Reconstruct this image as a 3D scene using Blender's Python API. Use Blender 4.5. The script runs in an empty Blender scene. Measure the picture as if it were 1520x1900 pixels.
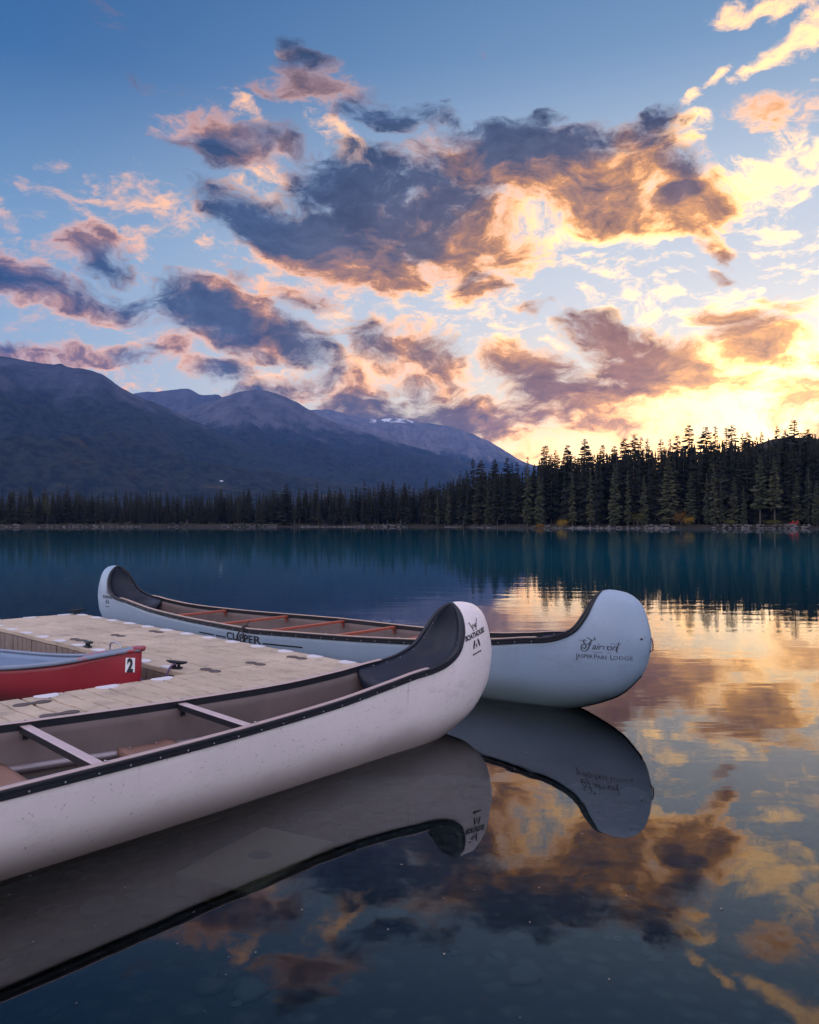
import bpy, bmesh, math, random
from math import radians, pi, sin, cos, atan2, sqrt
from mathutils import Vector, Matrix, noise as mnoise
from mathutils.bvhtree import BVHTree

scene = bpy.context.scene
COL = scene.collection

# ------------------------------------------------------------------ camera
H = 1.6                                   # eye height above the lake, metres
cam_d = bpy.data.cameras.new('camera'); cam = bpy.data.objects.new('camera', cam_d)
COL.objects.link(cam); scene.camera = cam
cam.location = (0, 0, H)
cam.rotation_euler = (radians(90) + math.atan(22 / 1520), 0, 0)
cam_d.sensor_fit = 'HORIZONTAL'; cam_d.sensor_width = 36; cam_d.lens = 36
cam_d.clip_start = 0.05; cam_d.clip_end = 60000

# ------------------------------------------------------------------ exposure
scene.view_settings.view_transform = 'Standard'
scene.view_settings.look = 'None'
scene.view_settings.exposure = 0.0
scene.view_settings.gamma = 1.0
scene.view_settings.use_curve_mapping = False
scene.cycles.max_bounces = 8
scene.cycles.transparent_max_bounces = 12
scene.cycles.volume_bounces = 0
scene.cycles.caustics_reflective = False
scene.cycles.caustics_refractive = False
scene.cycles.sample_clamp_indirect = 8.0

# ------------------------------------------------------------------ node helpers
class V:
    """A socket with arithmetic: every operator adds a Math node."""
    def __init__(s, t, sock): s.t = t; s.k = sock
    def _m(s, op, *a, clamp=False):
        n = s.t.nodes.new('ShaderNodeMath'); n.operation = op; n.use_clamp = clamp
        for i, v in enumerate((s,) + a):
            if isinstance(v, V): s.t.links.new(v.k, n.inputs[i])
            else: n.inputs[i].default_value = v
        return V(s.t, n.outputs[0])
    def __add__(s, o): return s._m('ADD', o)
    __radd__ = __add__
    def __sub__(s, o): return s._m('SUBTRACT', o)
    def __rsub__(s, o): return (s * -1.0) + o
    def __mul__(s, o): return s._m('MULTIPLY', o)
    __rmul__ = __mul__
    def __truediv__(s, o): return s._m('DIVIDE', o)
    def __pow__(s, o): return s._m('POWER', o)
    def max(s, o): return s._m('MAXIMUM', o)
    def min(s, o): return s._m('MINIMUM', o)
    def clamp(s): return s._m('ADD', 0.0, clamp=True)
    def exp(s): return s._m('EXPONENT')
    def abs(s): return s._m('ABSOLUTE')
    def step(s, a, b, smooth=True, lo=0.0, hi=1.0):
        n = s.t.nodes.new('ShaderNodeMapRange'); n.clamp = True
        if smooth: n.interpolation_type = 'SMOOTHSTEP'
        s.t.links.new(s.k, n.inputs['Value'])
        n.inputs['From Min'].default_value = a; n.inputs['From Max'].default_value = b
        n.inputs['To Min'].default_value = lo; n.inputs['To Max'].default_value = hi
        return V(s.t, n.outputs['Result'])

def link(t, a, b): t.links.new(a.k if isinstance(a, V) else a, b)
def mix(t, f, a, b, mode='MIX'):
    n = t.nodes.new('ShaderNodeMix'); n.data_type = 'RGBA'; n.blend_type = mode
    for key, v in ((0, f), (6, a), (7, b)):
        if isinstance(v, (V, bpy.types.NodeSocket)): link(t, v, n.inputs[key])
        elif key == 0: n.inputs[0].default_value = v
        else: n.inputs[key].default_value = (*v[:3], 1)
    return n.outputs[2]
def vmath(t, op, *a):
    n = t.nodes.new('ShaderNodeVectorMath'); n.operation = op
    j = 0
    for v in a:
        if op == 'SCALE' and j == 1: j = 3
        if isinstance(v, (V, bpy.types.NodeSocket)): link(t, v, n.inputs[j])
        else: n.inputs[j].default_value = v
        j += 1
    return n.outputs['Value'] if op in ('DOT_PRODUCT', 'LENGTH', 'DISTANCE') else n.outputs[0]
def noise(t, vec, scale, detail=5, rough=.55, dist=0.0, out=0, lac=2.0):
    n = t.nodes.new('ShaderNodeTexNoise'); n.inputs['Scale'].default_value = scale
    n.inputs['Detail'].default_value = detail; n.inputs['Roughness'].default_value = rough
    n.inputs['Distortion'].default_value = dist; n.inputs['Lacunarity'].default_value = lac
    if vec is not None: link(t, vec, n.inputs['Vector'])
    return V(t, n.outputs[out]) if out == 0 else n.outputs[out]
def sep(t, vec):
    n = t.nodes.new('ShaderNodeSeparateXYZ'); link(t, vec, n.inputs[0])
    return [V(t, o) for o in n.outputs]
def comb(t, x, y, z):
    n = t.nodes.new('ShaderNodeCombineXYZ')
    for i, v in enumerate((x, y, z)):
        if isinstance(v, V): link(t, v, n.inputs[i])
        else: n.inputs[i].default_value = v
    return n.outputs[0]
def srgb(r, g, b):
    f = lambda c: (c / 255 / 12.92) if c <= 10.31 else ((c / 255 + .055) / 1.055) ** 2.4
    return (f(r), f(g), f(b), 1)
def ramp(t, fac, stops, interp='LINEAR'):
    n = t.nodes.new('ShaderNodeValToRGB'); cr = n.color_ramp; cr.interpolation = interp
    while len(cr.elements) < len(stops): cr.elements.new(.5)
    for e, (p, c) in zip(cr.elements, stops): e.position = p; e.color = c
    link(t, fac, n.inputs[0]); return n.outputs[0]

# ------------------------------------------------------------------ sky
SUN_AZ, SUN_EL = radians(25.0), radians(4.2)
def sky_dir(px, py):
    """direction (azimuth, elevation) of a place in the sky given on a 1520 x 1900 chart"""
    q = math.atan(22 / 1520); u = (950 - py) / 1520; v = (px - 760) / 1520
    y = cos(q) - u * sin(q); z = sin(q) + u * cos(q)
    return atan2(v, y), atan2(z, sqrt(v * v + y * y))

# each cloud bank: x, y, half-length, half-height, tilt (clockwise), thickness
THICK = [
 (224,50,95,30,15,.20),(595,137,85,30,25,.6),(632,174,105,32,12,.85),(700,226,85,24,0,.85),(526,180,70,18,0,.5),(416,258,125,42,0,.9),(340,190,90,18,5,.4),(925,72,36,20,0,.45),
 (526,432,165,44,18,1.1),(632,470,170,62,12,1.35),(632,347,125,55,0,.85),(726,421,145,88,0,1.0),(679,516,100,34,10,.85),(560,380,90,40,5,.6),(800,365,120,75,0,.95),(1080,300,110,50,0,.8),(760,470,160,50,8,.85),
 (163,489,80,34,0,.85),(205,463,62,30,0,.65),(37,526,95,36,15,1.0),(132,563,115,32,10,.85),(253,576,95,28,10,.85),(410,592,140,52,8,1.15),(516,623,115,36,12,.95),(447,634,125,28,5,.9),
 (316,652,50,24,0,.85),(163,660,125,18,0,.85),(400,686,65,24,0,.85),(30,657,95,16,0,.7),(452,516,55,28,20,.4),(568,558,58,26,10,.65),(705,647,66,38,25,.8),(763,660,86,48,0,.8),(470,730,110,22,-5,.7),(560,655,80,24,15,.65),
 (810,221,66,34,0,.55),(736,226,44,20,0,.65),(965,308,160,58,5,1.3),(904,253,46,26,0,.7),(825,316,80,40,0,.8),(1167,253,90,28,-15,.8),(1057,358,165,58,12,1.2),(1194,295,100,50,-10,.9),(1273,358,80,62,20,1.0),(1325,447,52,26,35,.9),(825,447,145,68,0,1.0),(930,474,122,50,5,.85),(894,526,62,34,0,.9),
 (1450,205,75,30,8,.55),(1004,582,46,17,-8,.7),(1099,610,68,26,5,.8),(1141,632,100,32,8,.9),(1220,684,150,50,12,1.15),(1325,721,90,28,5,.9),(1183,737,100,28,0,.85),
 (1346,590,56,23,0,.8),(1409,642,82,42,5,1.0),(1451,684,40,22,20,.8),(1446,553,46,34,0,.5),(1330,505,32,13,0,.7),(1499,742,66,28,0,.9),(1515,690,26,30,0,.8),(1394,738,100,22,0,.42),
 (788,663,98,50,15,.9),(752,705,70,34,0,.7),(983,686,78,36,5,.95),(1036,738,98,34,0,.8),(878,758,135,32,4,.9),(799,765,100,28,0,.8),(983,779,125,28,0,.8),(1115,763,90,32,0,.85),(957,822,130,22,5,.6),(1183,780,70,19,0,.55),(650,738,110,44,5,.85),(560,722,90,28,0,.75),(700,775,140,32,6,.9),(900,790,170,36,4,.85),(1080,800,140,28,2,.7),(1270,745,120,34,0,.6)]
THIN = [
 (280,382,170,52,12,.95),(255,448,90,26,20,.95),(300,445,85,22,-8,1.0),(120,295,62,30,0,.65),(70,362,100,26,5,.7),(15,412,55,34,20,.9),(55,458,80,20,5,.8),
 (458,368,105,48,0,1.05),(484,321,58,20,0,1.0),(526,405,95,26,-5,1.0),(640,285,95,28,38,1.1),(470,222,58,26,30,1.05),(540,106,46,13,5,.75),(530,182,50,14,10,.5),(345,290,40,14,0,.7),
 (560,500,160,44,24,1.05),(760,525,190,48,5,1.0),(1015,440,100,42,0,1.1),(1088,424,215,34,5,1.1),(1000,480,230,50,3,1.0),(900,570,300,75,0,.62),
 (1157,512,150,60,0,.75),(1430,308,140,44,-14,1.15),(1400,385,140,90,30,.8),(1483,60,80,36,-25,1.1),(1441,98,70,22,-25,1.0),(1346,137,32,13,-30,.95),(1309,168,44,15,-22,1.0),(1500,145,40,10,0,.8),
 (1420,8,120,24,5,1.1),(1440,465,130,54,0,.8),(1465,520,120,80,0,.7),(358,484,90,44,10,.65),(390,458,32,17,-20,.85),(440,490,60,30,10,.5),(150,560,130,30,12,1.0),(40,495,90,18,12,.8),
 (620,610,110,54,15,.8),(800,610,120,54,0,.65),(1270,250,80,42,-15,1.1),(700,690,90,54,0,1.0),(520,702,110,38,0,1.0),(640,735,110,50,0,.9),
 (250,712,85,20,0,.85),(215,652,90,13,-3,1.05),(1200,800,260,36,0,.9),(1000,825,190,32,0,.8),(1060,650,120,50,0,.65),(1320,655,140,60,0,.6),(1394,738,110,24,0,.9),
 (1290,560,140,60,0,.6),(530,520,60,36,20,.9),(660,560,120,50,15,.75),(1500,420,80,40,0,.7),(840,640,120,40,0,.65),(930,606,52,20,0,.9),(950,255,24,18,0,.8),(860,765,150,36,0,.7)]

def build_world():
    w = bpy.data.worlds.new('World'); scene.world = w; w.use_nodes = True
    t = w.node_tree; t.nodes.clear()
    tc = t.nodes.new('ShaderNodeTexCoord'); D = vmath(t, 'NORMALIZE', tc.outputs['Generated'])
    sun = Vector((sin(SUN_AZ) * cos(SUN_EL), cos(SUN_AZ) * cos(SUN_EL), sin(SUN_EL)))
    x, y, z = sep(t, D)
    el = z._m('ARCSINE') * (180 / pi)
    ang = V(t, vmath(t, 'DOT_PRODUCT', D, sun))._m('MINIMUM', .99999)._m('ARCCOSINE') * (180 / pi)
    # clear air: the physical sky lends its dusk hues to a height ramp
    sk = t.nodes.new('ShaderNodeTexSky'); sk.sky_type = 'NISHITA'; sk.sun_disc = False
    sk.sun_elevation = SUN_EL; sk.sun_rotation = SUN_AZ; sk.air_density = 1.0; sk.dust_density = .6; sk.ozone_density = 2.0
    e01 = (el / 90.0).clamp()
    away = ramp(t, e01, SKY_AWAY); near = ramp(t, e01, SKY_NEAR)
    prox = ang.step(58, 12)
    base = mix(t, prox, away, near)
    base = mix(t, .12, base, vmath(t, 'SCALE', sk.outputs[0], .12))
    glow = (ang * ang * (-1 / 34.0)).exp()
    base = mix(t, (glow * .9).clamp(), base, (3.2, 2.4, 1.3))
    low = (el * el * (-1 / 30.0)).exp() * ang.step(32, 4)
    base = mix(t, (low * .95).clamp(), base, (3.2, 1.7, .38))
    # drifting, frayed coordinates for the cloud layer
    st = vmath(t, 'MULTIPLY', D, (1, 1, 1.7))
    w1 = vmath(t, 'SUBTRACT', noise(t, st, 6.0, 3, .5, out=1), (.5, .5, .5))
    w2 = vmath(t, 'SUBTRACT', noise(t, st, 26.0, 3, .6, out=1), (.5, .5, .5))
    d = vmath(t, 'ADD', vmath(t, 'ADD', D, vmath(t, 'SCALE', w1, .085)), vmath(t, 'SCALE', w2, .020))
    dx, dy, dz = sep(t, d)
    az = dx._m('ARCTAN2', dy); ee = dz._m('ARCTAN2', (dx * dx + dy * dy)._m('SQRT'))
    p3 = comb(t, az, ee, 1.0)
    oa = az * -1 + SUN_AZ; oe = ee * -1 + (SUN_EL + .03)
    on = (oa * oa + oe * oe)._m('SQRT').max(.02)
    k = .095
    q3 = comb(t, az + oa / on * k, ee + oe / on * k, 1.0)
    n1 = noise(t, vmath(t, 'MULTIPLY', d, (1, 1, 1.6)), 10.0, 7, .58)
    n2 = noise(t, vmath(t, 'MULTIPLY', d, (1, 1, 2.2)), 30.0, 8, .66)
    tow = vmath(t, 'NORMALIZE', vmath(t, 'SUBTRACT', sun, d))
    nq = noise(t, vmath(t, 'MULTIPLY', vmath(t, 'ADD', d, vmath(t, 'SCALE', tow, .03)), (1, 1, 1.6)), 10.0, 3, .58)
    gen = noise(t, st, 2.4, 4, .55)
    nT = (n1 * .5 + n2 * .5 - .5) * 4.8; nB = (n2 * .66 + n1 * .34 - .5) * 3.9
    far = ang.step(3, 52, smooth=False)
    high = (el / 90).step(.14, .33)
    wisp = (el.step(1, 6) * el.step(27, 15) * .72) * el.step(32, 24)
    lowband = el.step(1.5, 4) * el.step(12, 7) * az.step(-.42, -.1) * .30
    lowcl = (el / 90).step(.36, .25, True, .25, 1.0)
    bright = (el.max(0.0) * (-1 / 8.0)).exp() * ang.step(60, 8, True, .35, .85) + 1.0
    lit_col = ramp(t, far, CLOUD_LIT); mid_col = ramp(t, far, CLOUD_MID); thin_col = ramp(t, far, CLOUD_THIN)
    shade = mix(t, high * .8, ramp(t, far, CLOUD_SHADE), CLOUD_HIGH)
    shade = vmath(t, 'SCALE', shade, (n1 * .5 + n2 * .5).step(.38, .62, False, 1.5, .72))

    def masks(g, pt, lst):
        tot = None
        for (px, py, rx, ry, rot, wt) in lst:
            a, e = sky_dir(px, py)
            rx = rx * cos(a) / 1520 * 1.36; ry = ry * cos(e) / 1520 * 1.42
            c, s_ = cos(radians(rot)), -sin(radians(rot))
            u = V(g, vmath(g, 'DOT_PRODUCT', pt, (c / rx, s_ / rx, -(a * c + e * s_) / rx)))
            v = V(g, vmath(g, 'DOT_PRODUCT', pt, (-s_ / ry, c / ry, (a * s_ - e * c) / ry)))
            m = u._m('MULTIPLY_ADD', u, v * v)._m('MULTIPLY_ADD', -wt, wt)
            tot = m if tot is None else tot._m('SMOOTH_MAX', m, .22)
        return tot.max(0.0)
    def mask_group(T_list, B_list):
        g = bpy.data.node_groups.new('cloud_banks', 'ShaderNodeTree')
        for i in ('P', 'Q'): g.interface.new_socket(i, in_out='INPUT', socket_type='NodeSocketVector')
        for o in ('T', 'B', 'Q'): g.interface.new_socket(o, in_out='OUTPUT', socket_type='NodeSocketFloat')
        gi = g.nodes.new('NodeGroupInput'); go = g.nodes.new('NodeGroupOutput')
        for i, m in enumerate((masks(g, gi.outputs[0], T_list), masks(g, gi.outputs[0], B_list), masks(g, gi.outputs[1], T_list))): link(g, m, go.inputs[i])
        n = t.nodes.new('ShaderNodeGroup'); n.node_tree = g; link(t, p3, n.inputs[0]); link(t, q3, n.inputs[1])
        return [V(t, o) for o in n.outputs]

    def background(T_list, B_list, generic=False):
        if generic:                      # unseen sky: broken cloud, boosted away from the sun as fill for the hulls
            c1 = mix(t, gen.step(.38, .60) * .75, base, mix(t, .55, thin_col, srgb(208,206,226)))
            c2 = mix(t, gen.step(.60, .74) * .7, c1, mix(t, .40, CLOUD_HIGH, lit_col))
            bg = t.nodes.new('ShaderNodeBackground'); link(t, c2, bg.inputs[0]); link(t, ang.step(30, 95, True, 1.0, 3.4), bg.inputs[1])
            return bg.outputs[0]
        MT, MB, MQ = mask_group(T_list, B_list)
        MB = MB.max(wisp); MT = MT.max(lowband); MQ = MQ.max(lowband)
        th = MT * 1.45 + nT * MT.step(0, .2, True, .3, 1.0) - .60
        tq = MQ * 1.4 + (nq - .5) * 3.0 - .60
        bt = MB * 1.2 + nB - .70
        T = th.step(-.05, 1.75, smooth=False); Q = tq.step(-.1, 1.0, smooth=False)
        lit = (((Q * 1.75 + T * 2.5) * -1.3).exp() * 1.3 - .09).clamp() * lowcl
        ccol = mix(t, lit.step(.34, .85, False), mix(t, lit.step(.0, .42, False), shade, mid_col), lit_col)
        c1 = mix(t, bt.step(.02, .80) * (1 - T * .3), base, thin_col)
        c2 = mix(t, th.step(-.40, .62), vmath(t, 'SCALE', c1, bright), vmath(t, 'SCALE', ccol, bright * .42 + .58))
        bg = t.nodes.new('ShaderNodeBackground'); link(t, c2, bg.inputs[0])
        return bg.outputs[0]

    # the chart is split into zones so that each ray only looks at the banks around it
    def sel(lst, x0, x1, y0, y1, pad=150):
        return [c for c in lst if c[0] + c[2] > x0 - pad and c[0] - c[2] < x1 + pad and c[1] + max(c[3], c[2] * abs(sin(radians(c[4])))) > y0 - pad and c[1] - max(c[3], c[2] * abs(sin(radians(c[4])))) < y1 + pad]
    X0 = x / y.max(.001); Z0 = z / y.max(.001)
    def mixs(f, a, b):
        n = t.nodes.new('ShaderNodeMixShader'); link(t, f, n.inputs[0]); link(t, a, n.inputs[1]); link(t, b, n.inputs[2]); return n.outputs[0]
    def cols(y0, y1):
        bs = [background(sel(THICK, x0, x1, y0, y1), sel(THIN, x0, x1, y0, y1)) for x0, x1 in ((-400, 500), (500, 1000), (1000, 1920))]
        return mixs(X0._m('GREATER_THAN', (500 - 760) / 1520), bs[0], mixs(X0._m('GREATER_THAN', (1000 - 760) / 1520), bs[1], bs[2]))
    chart = mixs(Z0._m('GREATER_THAN', (972 - 400) / 1520), cols(400, 1000), cols(-300, 400))
    rest = background(None, None, True)
    inside = X0.abs().step(.74, .60) * Z0.step(.92, .74) * y._m('GREATER_THAN', .01) * Z0._m('GREATER_THAN', -.02)
    o = t.nodes.new('ShaderNodeOutputWorld'); link(t, mixs(inside, rest, chart), o.inputs[0])
    w.cycles.sampling_method = 'MANUAL'; w.cycles.sample_map_resolution = 512

SKY_AWAY = [(0, srgb(186,202,218)), (.10, srgb(170,196,220)), (.20, srgb(128,168,206)), (.31, srgb(60,112,166)), (.42, srgb(42,90,142)), (1, srgb(66,110,158))]
SKY_NEAR = [(0, (2.0, 1.4, .62, 1)), (.07, (1.2, .96, .62, 1)), (.16, (.84, .84, .84, 1)), (.24, srgb(210,222,234)), (.33, srgb(140,174,208)), (.45, srgb(96,142,186)), (1, srgb(80,120,168))]
CLOUD_LIT = [(0, (4.0, 2.0, .42, 1)), (.2, (2.8, 1.30, .30, 1)), (.48, (1.75, .80, .24, 1)), (.8, (1.25, .56, .25, 1)), (1, srgb(252,188,156))]
CLOUD_MID = [(0, (2.2, 1.05, .20, 1)), (.2, (1.25, .56, .12, 1)), (.5, (.72, .31, .09, 1)), (.8, (.46, .23, .16, 1)), (1, srgb(160,124,126))]
CLOUD_SHADE = [(0, (1.2, .62, .20, 1)), (.17, srgb(186,130,84)), (.42, srgb(120,98,84)), (.7, srgb(76,86,106)), (1, srgb(56,80,114))]
CLOUD_HIGH = srgb(54,80,112)
CLOUD_THIN = [(0, (3.8, 2.2, .70, 1)), (.25, (2.45, 1.48, .62, 1)), (.5, (1.65, .95, .45, 1)), (.85, (1.18, .64, .37, 1)), (1, srgb(236,190,172))]
build_world()

sun_d = bpy.data.lights.new('sun', 'SUN'); sun_o = bpy.data.objects.new('sun', sun_d); COL.objects.link(sun_o)
sun_d.energy = 1.4; sun_d.angle = radians(.8); sun_d.color = (1.0, .62, .34)
sun_o.rotation_euler = (pi / 2 - SUN_EL, 0, pi - SUN_AZ); sun_o.location = (60, 120, 60)

# ------------------------------------------------------------------ object helpers
def mesh_obj(name, verts, faces, mat=None, parent=None, smooth=False):
    me = bpy.data.meshes.new(name); me.from_pydata([tuple(v) for v in verts], [], faces); me.update()
    if smooth: me.polygons.foreach_set('use_smooth', [True] * len(me.polygons))
    o = bpy.data.objects.new(name, me); COL.objects.link(o)
    if mat: me.materials.append(mat)
    if parent: o.parent = parent
    return o
def tag(o, label=None, cat=None, group=None, kind=None):
    if label: o['label'] = label
    if cat: o['category'] = cat
    if group: o['group'] = group
    if kind: o['kind'] = kind
    return o
def empty(name, loc=(0, 0, 0), rz=0.0):
    o = bpy.data.objects.new(name, None); COL.objects.link(o)
    o.location = loc; o.rotation_euler = (0, 0, rz); o.empty_display_size = .2
    return o
def inst(src, parent, mat4=None, name=None):
    o = src.copy(); COL.objects.link(o); o.parent = parent
    if mat4 is not None: o.matrix_local = mat4
    if name: o.name = name
    return o
def from_data(name, me, parent, loc=(0, 0, 0), rot=(0, 0, 0), scale=(1, 1, 1)):
    o = bpy.data.objects.new(name, me); COL.objects.link(o); o.parent = parent
    o.location = loc; o.rotation_euler = rot; o.scale = scale
    return o
class MB:
    """collects shapes, builds one mesh"""
    def __init__(s): s.v = []; s.f = []
    def add(s, vs, fs):
        n = len(s.v); s.v += [tuple(v) for v in vs]; s.f += [tuple(i + n for i in f) for f in fs]
    def box(s, c, size, M=None):
        hx, hy, hz = [k / 2 for k in size]
        vs = [Vector((c[0] + a * hx, c[1] + b * hy, c[2] + d * hz)) for a in (-1, 1) for b in (-1, 1) for d in (-1, 1)]
        if M: vs = [M @ v for v in vs]
        s.add(vs, [(0, 1, 3, 2), (4, 6, 7, 5), (0, 4, 5, 1), (2, 3, 7, 6), (0, 2, 6, 4), (1, 5, 7, 3)])
    def tube(s, pts, r, n=8, cap=True, flat=1.0):
        pts = [Vector(p) for p in pts]; rs = r if isinstance(r, (list, tuple)) else [r] * len(pts)
        rings = []; up = Vector((0, 0, 1)); prev = None
        for i, p in enumerate(pts):
            tdir = (pts[min(i + 1, len(pts) - 1)] - pts[max(i - 1, 0)]).normalized()
            if prev is None:
                a = tdir.cross(up)
                if a.length < 1e-3: a = tdir.cross(Vector((1, 0, 0)))
            else: a = prev - tdir * prev.dot(tdir)
            a.normalize(); prev = a; b = tdir.cross(a)
            rings.append([p + a * cos(2 * pi * k / n) * rs[i] + b * sin(2 * pi * k / n) * rs[i] * flat for k in range(n)])
        vs = [v for rg in rings for v in rg]; fs = []
        for i in range(len(pts) - 1):
            for k in range(n):
                k2 = (k + 1) % n; fs.append((i * n + k, i * n + k2, (i + 1) * n + k2, (i + 1) * n + k))
        if cap: fs += [tuple(range(n - 1, -1, -1)), tuple(range((len(pts) - 1) * n, len(pts) * n))]
        s.add(vs, fs)
    def build(s, name, mat=None, parent=None, smooth=False, bevel=0.0):
        o = mesh_obj(name, s.v, s.f, mat, parent, smooth)
        if bevel:
            m = o.modifiers.new('bevel', 'BEVEL'); m.width = bevel; m.segments = 2; m.limit_method = 'ANGLE'
        return o

def new_mat(name):
    m = bpy.data.materials.new(name); m.use_nodes = True
    t = m.node_tree; b = t.nodes['Principled BSDF']
    return m, t, b
def coords(t, kind='Object'):
    return t.nodes.new('ShaderNodeTexCoord').outputs[kind]
def bump(t, b, height, strength=.3, dist=.01):
    n = t.nodes.new('ShaderNodeBump'); n.inputs['Strength'].default_value = strength; n.inputs['Distance'].default_value = dist
    link(t, height, n.inputs['Height']); link(t, n.outputs[0], b.inputs['Normal']); return n
def plain(name, col, rough=.6, metal=0.0, var=.12, scale=14.0, spec=.5, bmp=0.0):
    m, t, b = new_mat(name)
    n = noise(t, coords(t), scale, 6, .6)
    c = tuple(k * (1 - var) for k in col[:3]); d = tuple(min(1, k * (1 + var)) for k in col[:3])
    link(t, mix(t, n, c, d), b.inputs['Base Color'])
    link(t, n.step(0, 1, False, rough * .85, min(1, rough * 1.15)), b.inputs['Roughness'])
    b.inputs['Metallic'].default_value = metal; b.inputs['Specular IOR Level'].default_value = spec
    if bmp: bump(t, b, noise(t, coords(t), scale * 6, 4), bmp, .004)
    return m
rnd = random.Random(7)
def smooth01(a, b, x):
    x = max(0.0, min(1.0, (x - a) / (b - a))); return x * x * (3 - 2 * x)
def lerp_tab(tab, x):
    if x <= tab[0][0]: return tab[0][1]
    for (x0, y0), (x1, y1) in zip(tab, tab[1:]):
        if x <= x1: return y0 + (y1 - y0) * (x - x0) / (x1 - x0)
    return tab[-1][1]
def crom_tab(tab, x):
    """smooth (Catmull-Rom) interpolation of a table"""
    n = len(tab)
    if x <= tab[0][0]: return tab[0][1]
    if x >= tab[-1][0]: return tab[-1][1]
    for i in range(n - 1):
        if x <= tab[i + 1][0]:
            (x0, y0), (x1, y1) = tab[i], tab[i + 1]
            h = x1 - x0; u = (x - x0) / h
            m0 = (y1 - tab[i - 1][1]) / (x1 - tab[i - 1][0]) if i > 0 else (y1 - y0) / h
            m1 = (tab[i + 2][1] - y0) / (tab[i + 2][0] - x0) if i < n - 2 else (y1 - y0) / h
            return (2*u**3-3*u*u+1)*y0 + (u**3-2*u*u+u)*h*m0 + (-2*u**3+3*u*u)*y1 + (u**3-u*u)*h*m1

# ------------------------------------------------------------------ terrain: lake bed, shores, valley floor
def shore_dist(az):
    """metres from the viewer to the water's edge for an azimuth in degrees (0 = straight ahead)"""
    tab = [(-180, 2.6), (-120, 3.2), (-90, 5), (-70, 14), (-52, 120), (-42, 400), (-27, 430), (-10, 425), (0, 412), (3, 392), (6, 330), (9, 306), (16, 300), (27, 296), (36, 280), (50, 160), (66, 40), (90, 5), (120, 3.2), (180, 2.6)]
    return lerp_tab(tab, az)
def ground_z(x, y):
    r = sqrt(x * x + y * y); az = math.degrees(atan2(x, y))
    s = shore_dist(az) * (1 + .012 * mnoise.noise(Vector((x * .02, y * .02, 3))))
    if r > s:                                  # land
        k = r - s
        z = .08 + 1.1 * smooth01(0, 3.5, k) + 3.2 * smooth01(3, 60, k) + (9.0 if az > 8 else 3.0) * smooth01(10, 120, k)
        if az < -60 or az > 70: z = .05 + .9 * smooth01(0, 8, k)
        z += .5 * mnoise.noise(Vector((x * .05, y * .05, 0))) * smooth01(2, 30, k)
        return z
    k = s - r
    d = .25 + .115 * r if r < 9 else 1.285 + .30 * (r - 9)
    d = min(d, 9.0 + .8 * mnoise.noise(Vector((x * .02, y * .02, 1))))
    d = min(d, .02 + k * .38 if s > 60 else .30 + .14 * max(0, y))
    d = max(d, .02)
    return -d + .035 * mnoise.noise(Vector((x * .8, y * .8, 5))) * min(1, r / 3)

def m_ground():
    m, t, b = new_mat('lakebed_and_forest_floor')
    g = t.nodes.new('ShaderNodeNewGeometry'); pos = g.outputs['Position']
    x, y, z = sep(t, pos)
    n1 = noise(t, pos, 2.2, 8, .62); n2 = noise(t, pos, 17.0, 6, .6); n3 = noise(t, pos, .5, 4)
    vor = t.nodes.new('ShaderNodeTexVoronoi'); vor.inputs['Scale'].default_value = 6.0; link(t, pos, vor.inputs['Vector'])
    peb = V(t, vor.outputs['Distance'])
    bed = mix(t, n1, (.010, .010, .010), (.060, .053, .042))
    bed = mix(t, n2.step(.45, .7) * .6, bed, (.07, .063, .05))
    bed = mix(t, peb.step(.22, .5) * .75, bed, (.010, .010, .010))
    bed = mix(t, (y).step(9, 40) * .8, bed, (.045, .055, .05))
    land = mix(t, n1, (.02, .022, .014), (.05, .045, .028))
    beach = mix(t, noise(t, pos, .35, 5), (.010, .009, .008), (.055, .048, .04))
    land = mix(t, z.step(1.0, .45), land, beach)
    col = mix(t, z.step(-.02, .05), bed, land)
    link(t, col, b.inputs['Base Color']); b.inputs['Roughness'].default_value = .9; b.inputs['Specular IOR Level'].default_value = .15
    bump(t, b, n2 * .5 + peb * -.8, .5, .02)
    return m
def build_terrain():
    rings = [0.0]; r = .35
    while r < 10300: rings.append(r); r *= 1.045 if r < 40 else (1.03 if 270 < r < 520 else 1.075)
    az = [-180 + i * 5 for i in range(28)]; a = -40.0
    while a < 40: az.append(a); a += .5
    az += [40 + i * 5 for i in range(29)]
    az = sorted(set(round(v, 3) for v in az if v < 180))
    vs = [(0, 0, ground_z(.01, 0))]; n = len(az)
    for r in rings[1:]:
        for a in az:
            x, y = r * sin(radians(a)), r * cos(radians(a)); vs.append((x, y, ground_z(x, y)))
    fs = [(0, 1 + (i + 1) % n, 1 + i) for i in range(n)]
    for j in range(len(rings) - 2):
        for i in range(n):
            i2 = (i + 1) % n; q = 1 + j * n
            fs.append((q + i, q + i2, q + n + i2, q + n + i))
    o = mesh_obj('terrain', vs, fs, m_ground(), None, True); tag(o, kind='structure'); return o
terrain = build_terrain()

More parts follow.
